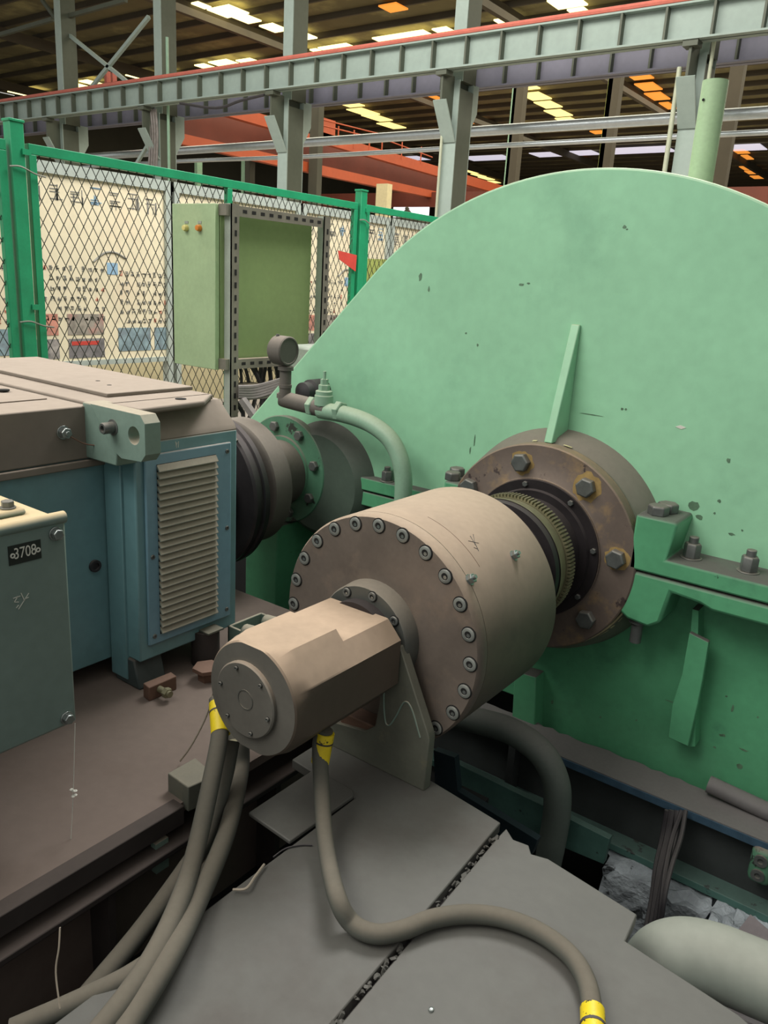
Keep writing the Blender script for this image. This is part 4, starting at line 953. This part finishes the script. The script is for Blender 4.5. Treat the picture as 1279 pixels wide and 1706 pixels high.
# brown oil bits under motor
tag(MB().prism([(q_.x, q_.y) for q_ in (A(238, 1138, z=.05), A(248, 1146, z=.05), A(294, 1126, z=.05), A(285, 1119, z=.05))], 'Z', 0, .05).build('steel_block', M_brown, bevel=.003), 'rusty brown block on the platform beside the motor foot', 'block')
p = A(264, 1147, z=.03); b = MB().cyl(p, p + Vector((.06, .0, 0)), .011, 16).hexa(p + Vector((.035, .0, 0)), (1, 0, 0), .018, .016)
tag(b.build('jacking_bolt', M_gear), 'dull brass bolt sticking out of the rusty block', 'bolt')
p = A(345, 1110, z=.05); tag(MB().lathe([(0, .03), (.035, .034), (.037, .05), (.05, .05)], (p.x, p.y), axis='Z', n=6).build('hex_nut', M_brown), 'flat dusty hexagon head standing on the platform left of the valve', 'nut')
p = A(342, 1060, z=.1); tag(MB().lathe([(0, .05), (.13, .05), (.13, .045)], (p.x, p.y), axis='Z', n=24).build('bolt_cylinder', M_dark), 'dark upright cylinder under the louvred panel', 'cylinder')
p = A(345, 1050, z=.135); tag(MB().box(p.x - .03, p.x + .03, p.y - .02, p.y + .05, .131, .137).build('shim_plate', M_strut, smooth=0), 'thin shim plate on top of the dark upright cylinder', 'plate')
b = MB(); c = A(379, 1042, z=.11); x0, y0 = c.x, c.y
b.box(x0, x0 + .1, y0, y0 + .010, 0, .11).box(x0, x0 + .010, y0, y0 + .17, 0, .11).box(x0, x0 + .1, y0 + .16, y0 + .17, 0, .11).box(x0, x0 + .1, y0, y0 + .17, 0, .012)
tag(b.build('channel_offcut', M_lug, bevel=.003), 'open grey channel offcut behind the valve block', 'channel')
for px, py in ((406, 1052), (440, 1036)):
    c = A(px, py, z=.10); tag(MB().tube([c, c + Vector((.1, .02, 0))], .03, 14, 1).build('pale_roller', M_lug, bevel=.008), 'pale rounded bar end resting behind the valve block', 'bar', 'pale bar ends behind the valve block')

# ================================================================== TERMINAL BOX
TX = -1.55
t = thing('terminal_box', (-1.85, .4, .325), 'grey terminal box numbered 3708 at the left edge', 'terminal box')
bx = MB().box(-2.13, TX - .004, -.1, .935, .30, .808).build('box_body', M_box, t, bevel=.008)
MB().box(TX - .02, TX, -.12, .943, .296, .80).build('front_cover', M_box, t, bevel=.006)
MB().tube([(TX - .008, -.12, .806), (TX - .008, .945, .806)], .014, 12, 1).build('rolled_edge', M_box, t)
MB().box(-2.12, TX - .07, -.1, .895, .806, .822).build('lid', M_box, t, bevel=.008)
for (y, z) in ((.917, .775), (.917, .318)):
    MB().hexa((TX, y, z), (1, 0, 0), .013, .013, washer=.016).build('hex_bolt', M_bright, t, bevel=.001)
MB().hexa((TX - .095, .865, .822), (0, 0, 1), .014, .014, washer=.017).build('hex_bolt', M_bolt, t, bevel=.001)
np_ = MB().prism([(.808, .727), (.881, .727), (.881, .770), (.808, .770)], 'X', TX, TX + .0015).build('number_plate', M_tag, t, smooth=0)
cu = bpy.data.curves.new('txt', 'FONT'); cu.body = '3708'; cu.size = .033; cu.extrude = .0004; cu.align_x = 'CENTER'; cu.align_y = 'CENTER'
to = bpy.data.objects.new('txt', cu); COL.objects.link(to)
bpy.context.view_layer.update()
me = bpy.data.meshes.new_from_object(to); bpy.data.objects.remove(to)
for v in me.vertices:
    x, y, z = v.co; v.co = (z, x * .78, y * 1.05)
me.materials.append(M_white)
o = bpy.data.objects.new('plate_digits', me); COL.objects.link(o); o.parent = np_
WL[o] = Vector((TX + .0022, .8445, .750)); o.location = WL[o] - WL[np_]
for y in (.8165, .8735): MB().lathe([(TX + .0015, .0055), (TX + .0035, .0055), (TX + .0035, .0028), (TX + .0015, .0028)], (y, .748), axis='X', n=18, cap=False).build('rivet', M_white, np_)
b = MB()
for (a0, a1, c0, c1) in ((22, 997, 34, 993), (30, 993, 24, 1003), (24, 1003, 31, 1003), (35, 988, 41, 1001), (48, 988, 31, 1015), (41, 998, 48, 995), (27, 1013, 31, 1008)):
    b.bar(A(a0, a1, x=TX + .001), A(c0, c1, x=TX + .001), .0015, .001, up=(1, 0, 0))
b.build('chalk_scribble', M_white, t, smooth=0)
# cobweb strands
a, b2, c3 = A(125, 1205, x=-1.55), A(122, 1320, x=-1.54), A(118, 1400, x=-1.53)
b = MB().tube([a, b2, c3], .0009, 5, 4)
for k in range(6):
    q = b2 + Vector((rnd.uniform(-.004, .004), rnd.uniform(-.006, .006), rnd.uniform(-.012, .012))); b.lathe([(q.z - .004, .0), (q.z, .005), (q.z + .004, 0)], (q.x, q.y), axis='Z', n=6)
tag(b.build('cobweb_strand', M_white), 'dusty thread with a white fluff hanging from the terminal box corner', 'cobweb')
tag(MB().tube([A(100, 1545, y=.62), A(98, 1580, y=.61), A(93, 1620, y=.6), A(100, 1680, y=.59)], .0016, 5, 5).build('cobweb_strand', M_web), 'dusty strand hanging in the trench at the bottom left', 'cobweb')
tag(MB().tube([A(358, 1140, y=1.3), A(345, 1190, y=1.3), A(320, 1240, y=1.28), A(300, 1268, y=1.27)], .0025, 5, 5).build('cobweb_strand', M_web), 'dusty strand slanting from the valve to the block on the platform', 'cobweb')

# ================================================================== PRESSURE GAUGE PIPEWORK
t = thing('pressure_gauge', (-2.56, 2.7, .80), 'round dusty grey pressure gauge on a short upright pipe', 'gauge')
MB().lathe([(-2.605, .0), (-2.605, .058), (-2.595, .066), (-2.525, .066), (-2.52, .062), (-2.52, .056), (-2.523, .054), (-2.523, 0)], (2.68, 1.018), axis='X', n=48).build('gauge_case', M_gauge, t)
MB().cyl((-2.58, 2.665, 1.075), (-2.58, 2.665, 1.09), .008, 10).build('bleed_plug', M_bolt, t)
MB().lathe([(.79, .027), (.93, .027), (.93, .036), (.948, .036), (.95, .02), (.96, .02)], (-2.55, 2.69), axis='Z', n=24).lathe([(.85, .030), (.865, .030)], (-2.55, 2.69), axis='Z', n=24).build('gauge_stem', M_gauge, t)
t = thing('lubrication_pipe', (-2.2, 2.7, .3), 'pale green lubrication pipe with a needle valve curving down in front of the cover', 'pipe')
MB().tube([(-2.56, 2.7, .82), (-2.56, 2.7, .80), (-2.55, 2.7, .793), (-2.36, 2.7, .783), (-2.30, 2.7, .78)], .038, 24, 6).build('elbow_pipe', M_gauge, t)
P = [Vector(q) for q in ((-2.34, 2.7, .775), (-2.2, 2.7, .775), (-2.10, 2.7, .765), (-2.02, 2.7, .745), (-1.95, 2.7, .71), (-1.90, 2.7, .655), (-1.868, 2.7, .58), (-1.857, 2.7, .48), (-1.857, 2.7, .25))]
MB().tube(P, .038, 24, 8).build('curved_pipe', M_pgreen, t)
vv = MB().lathe([(.76, .036), (.80, .036), (.80, .042), (.842, .042), (.846, .038), (.862, .038), (.866, .03)], (-2.322, 2.7), axis='Z', n=24)
vv.hexa((-2.322, 2.7, .864), (0, 0, 1), .026, .028); vv.cyl((-2.322, 2.7, .89), (-2.322, 2.7, .915), .018, 6); vv.cyl((-2.322, 2.7, .915), (-2.322, 2.7, .95), .007, 12)
vv.build('needle_valve', M_pgreen, t)
for x in (-2.40, -2.24): MB().hexa((x, 2.7, .785), (1, 0, 0), .046, .03).build('union_nut', M_pgreen, t, bevel=.002)
print('objects', len(bpy.data.objects))
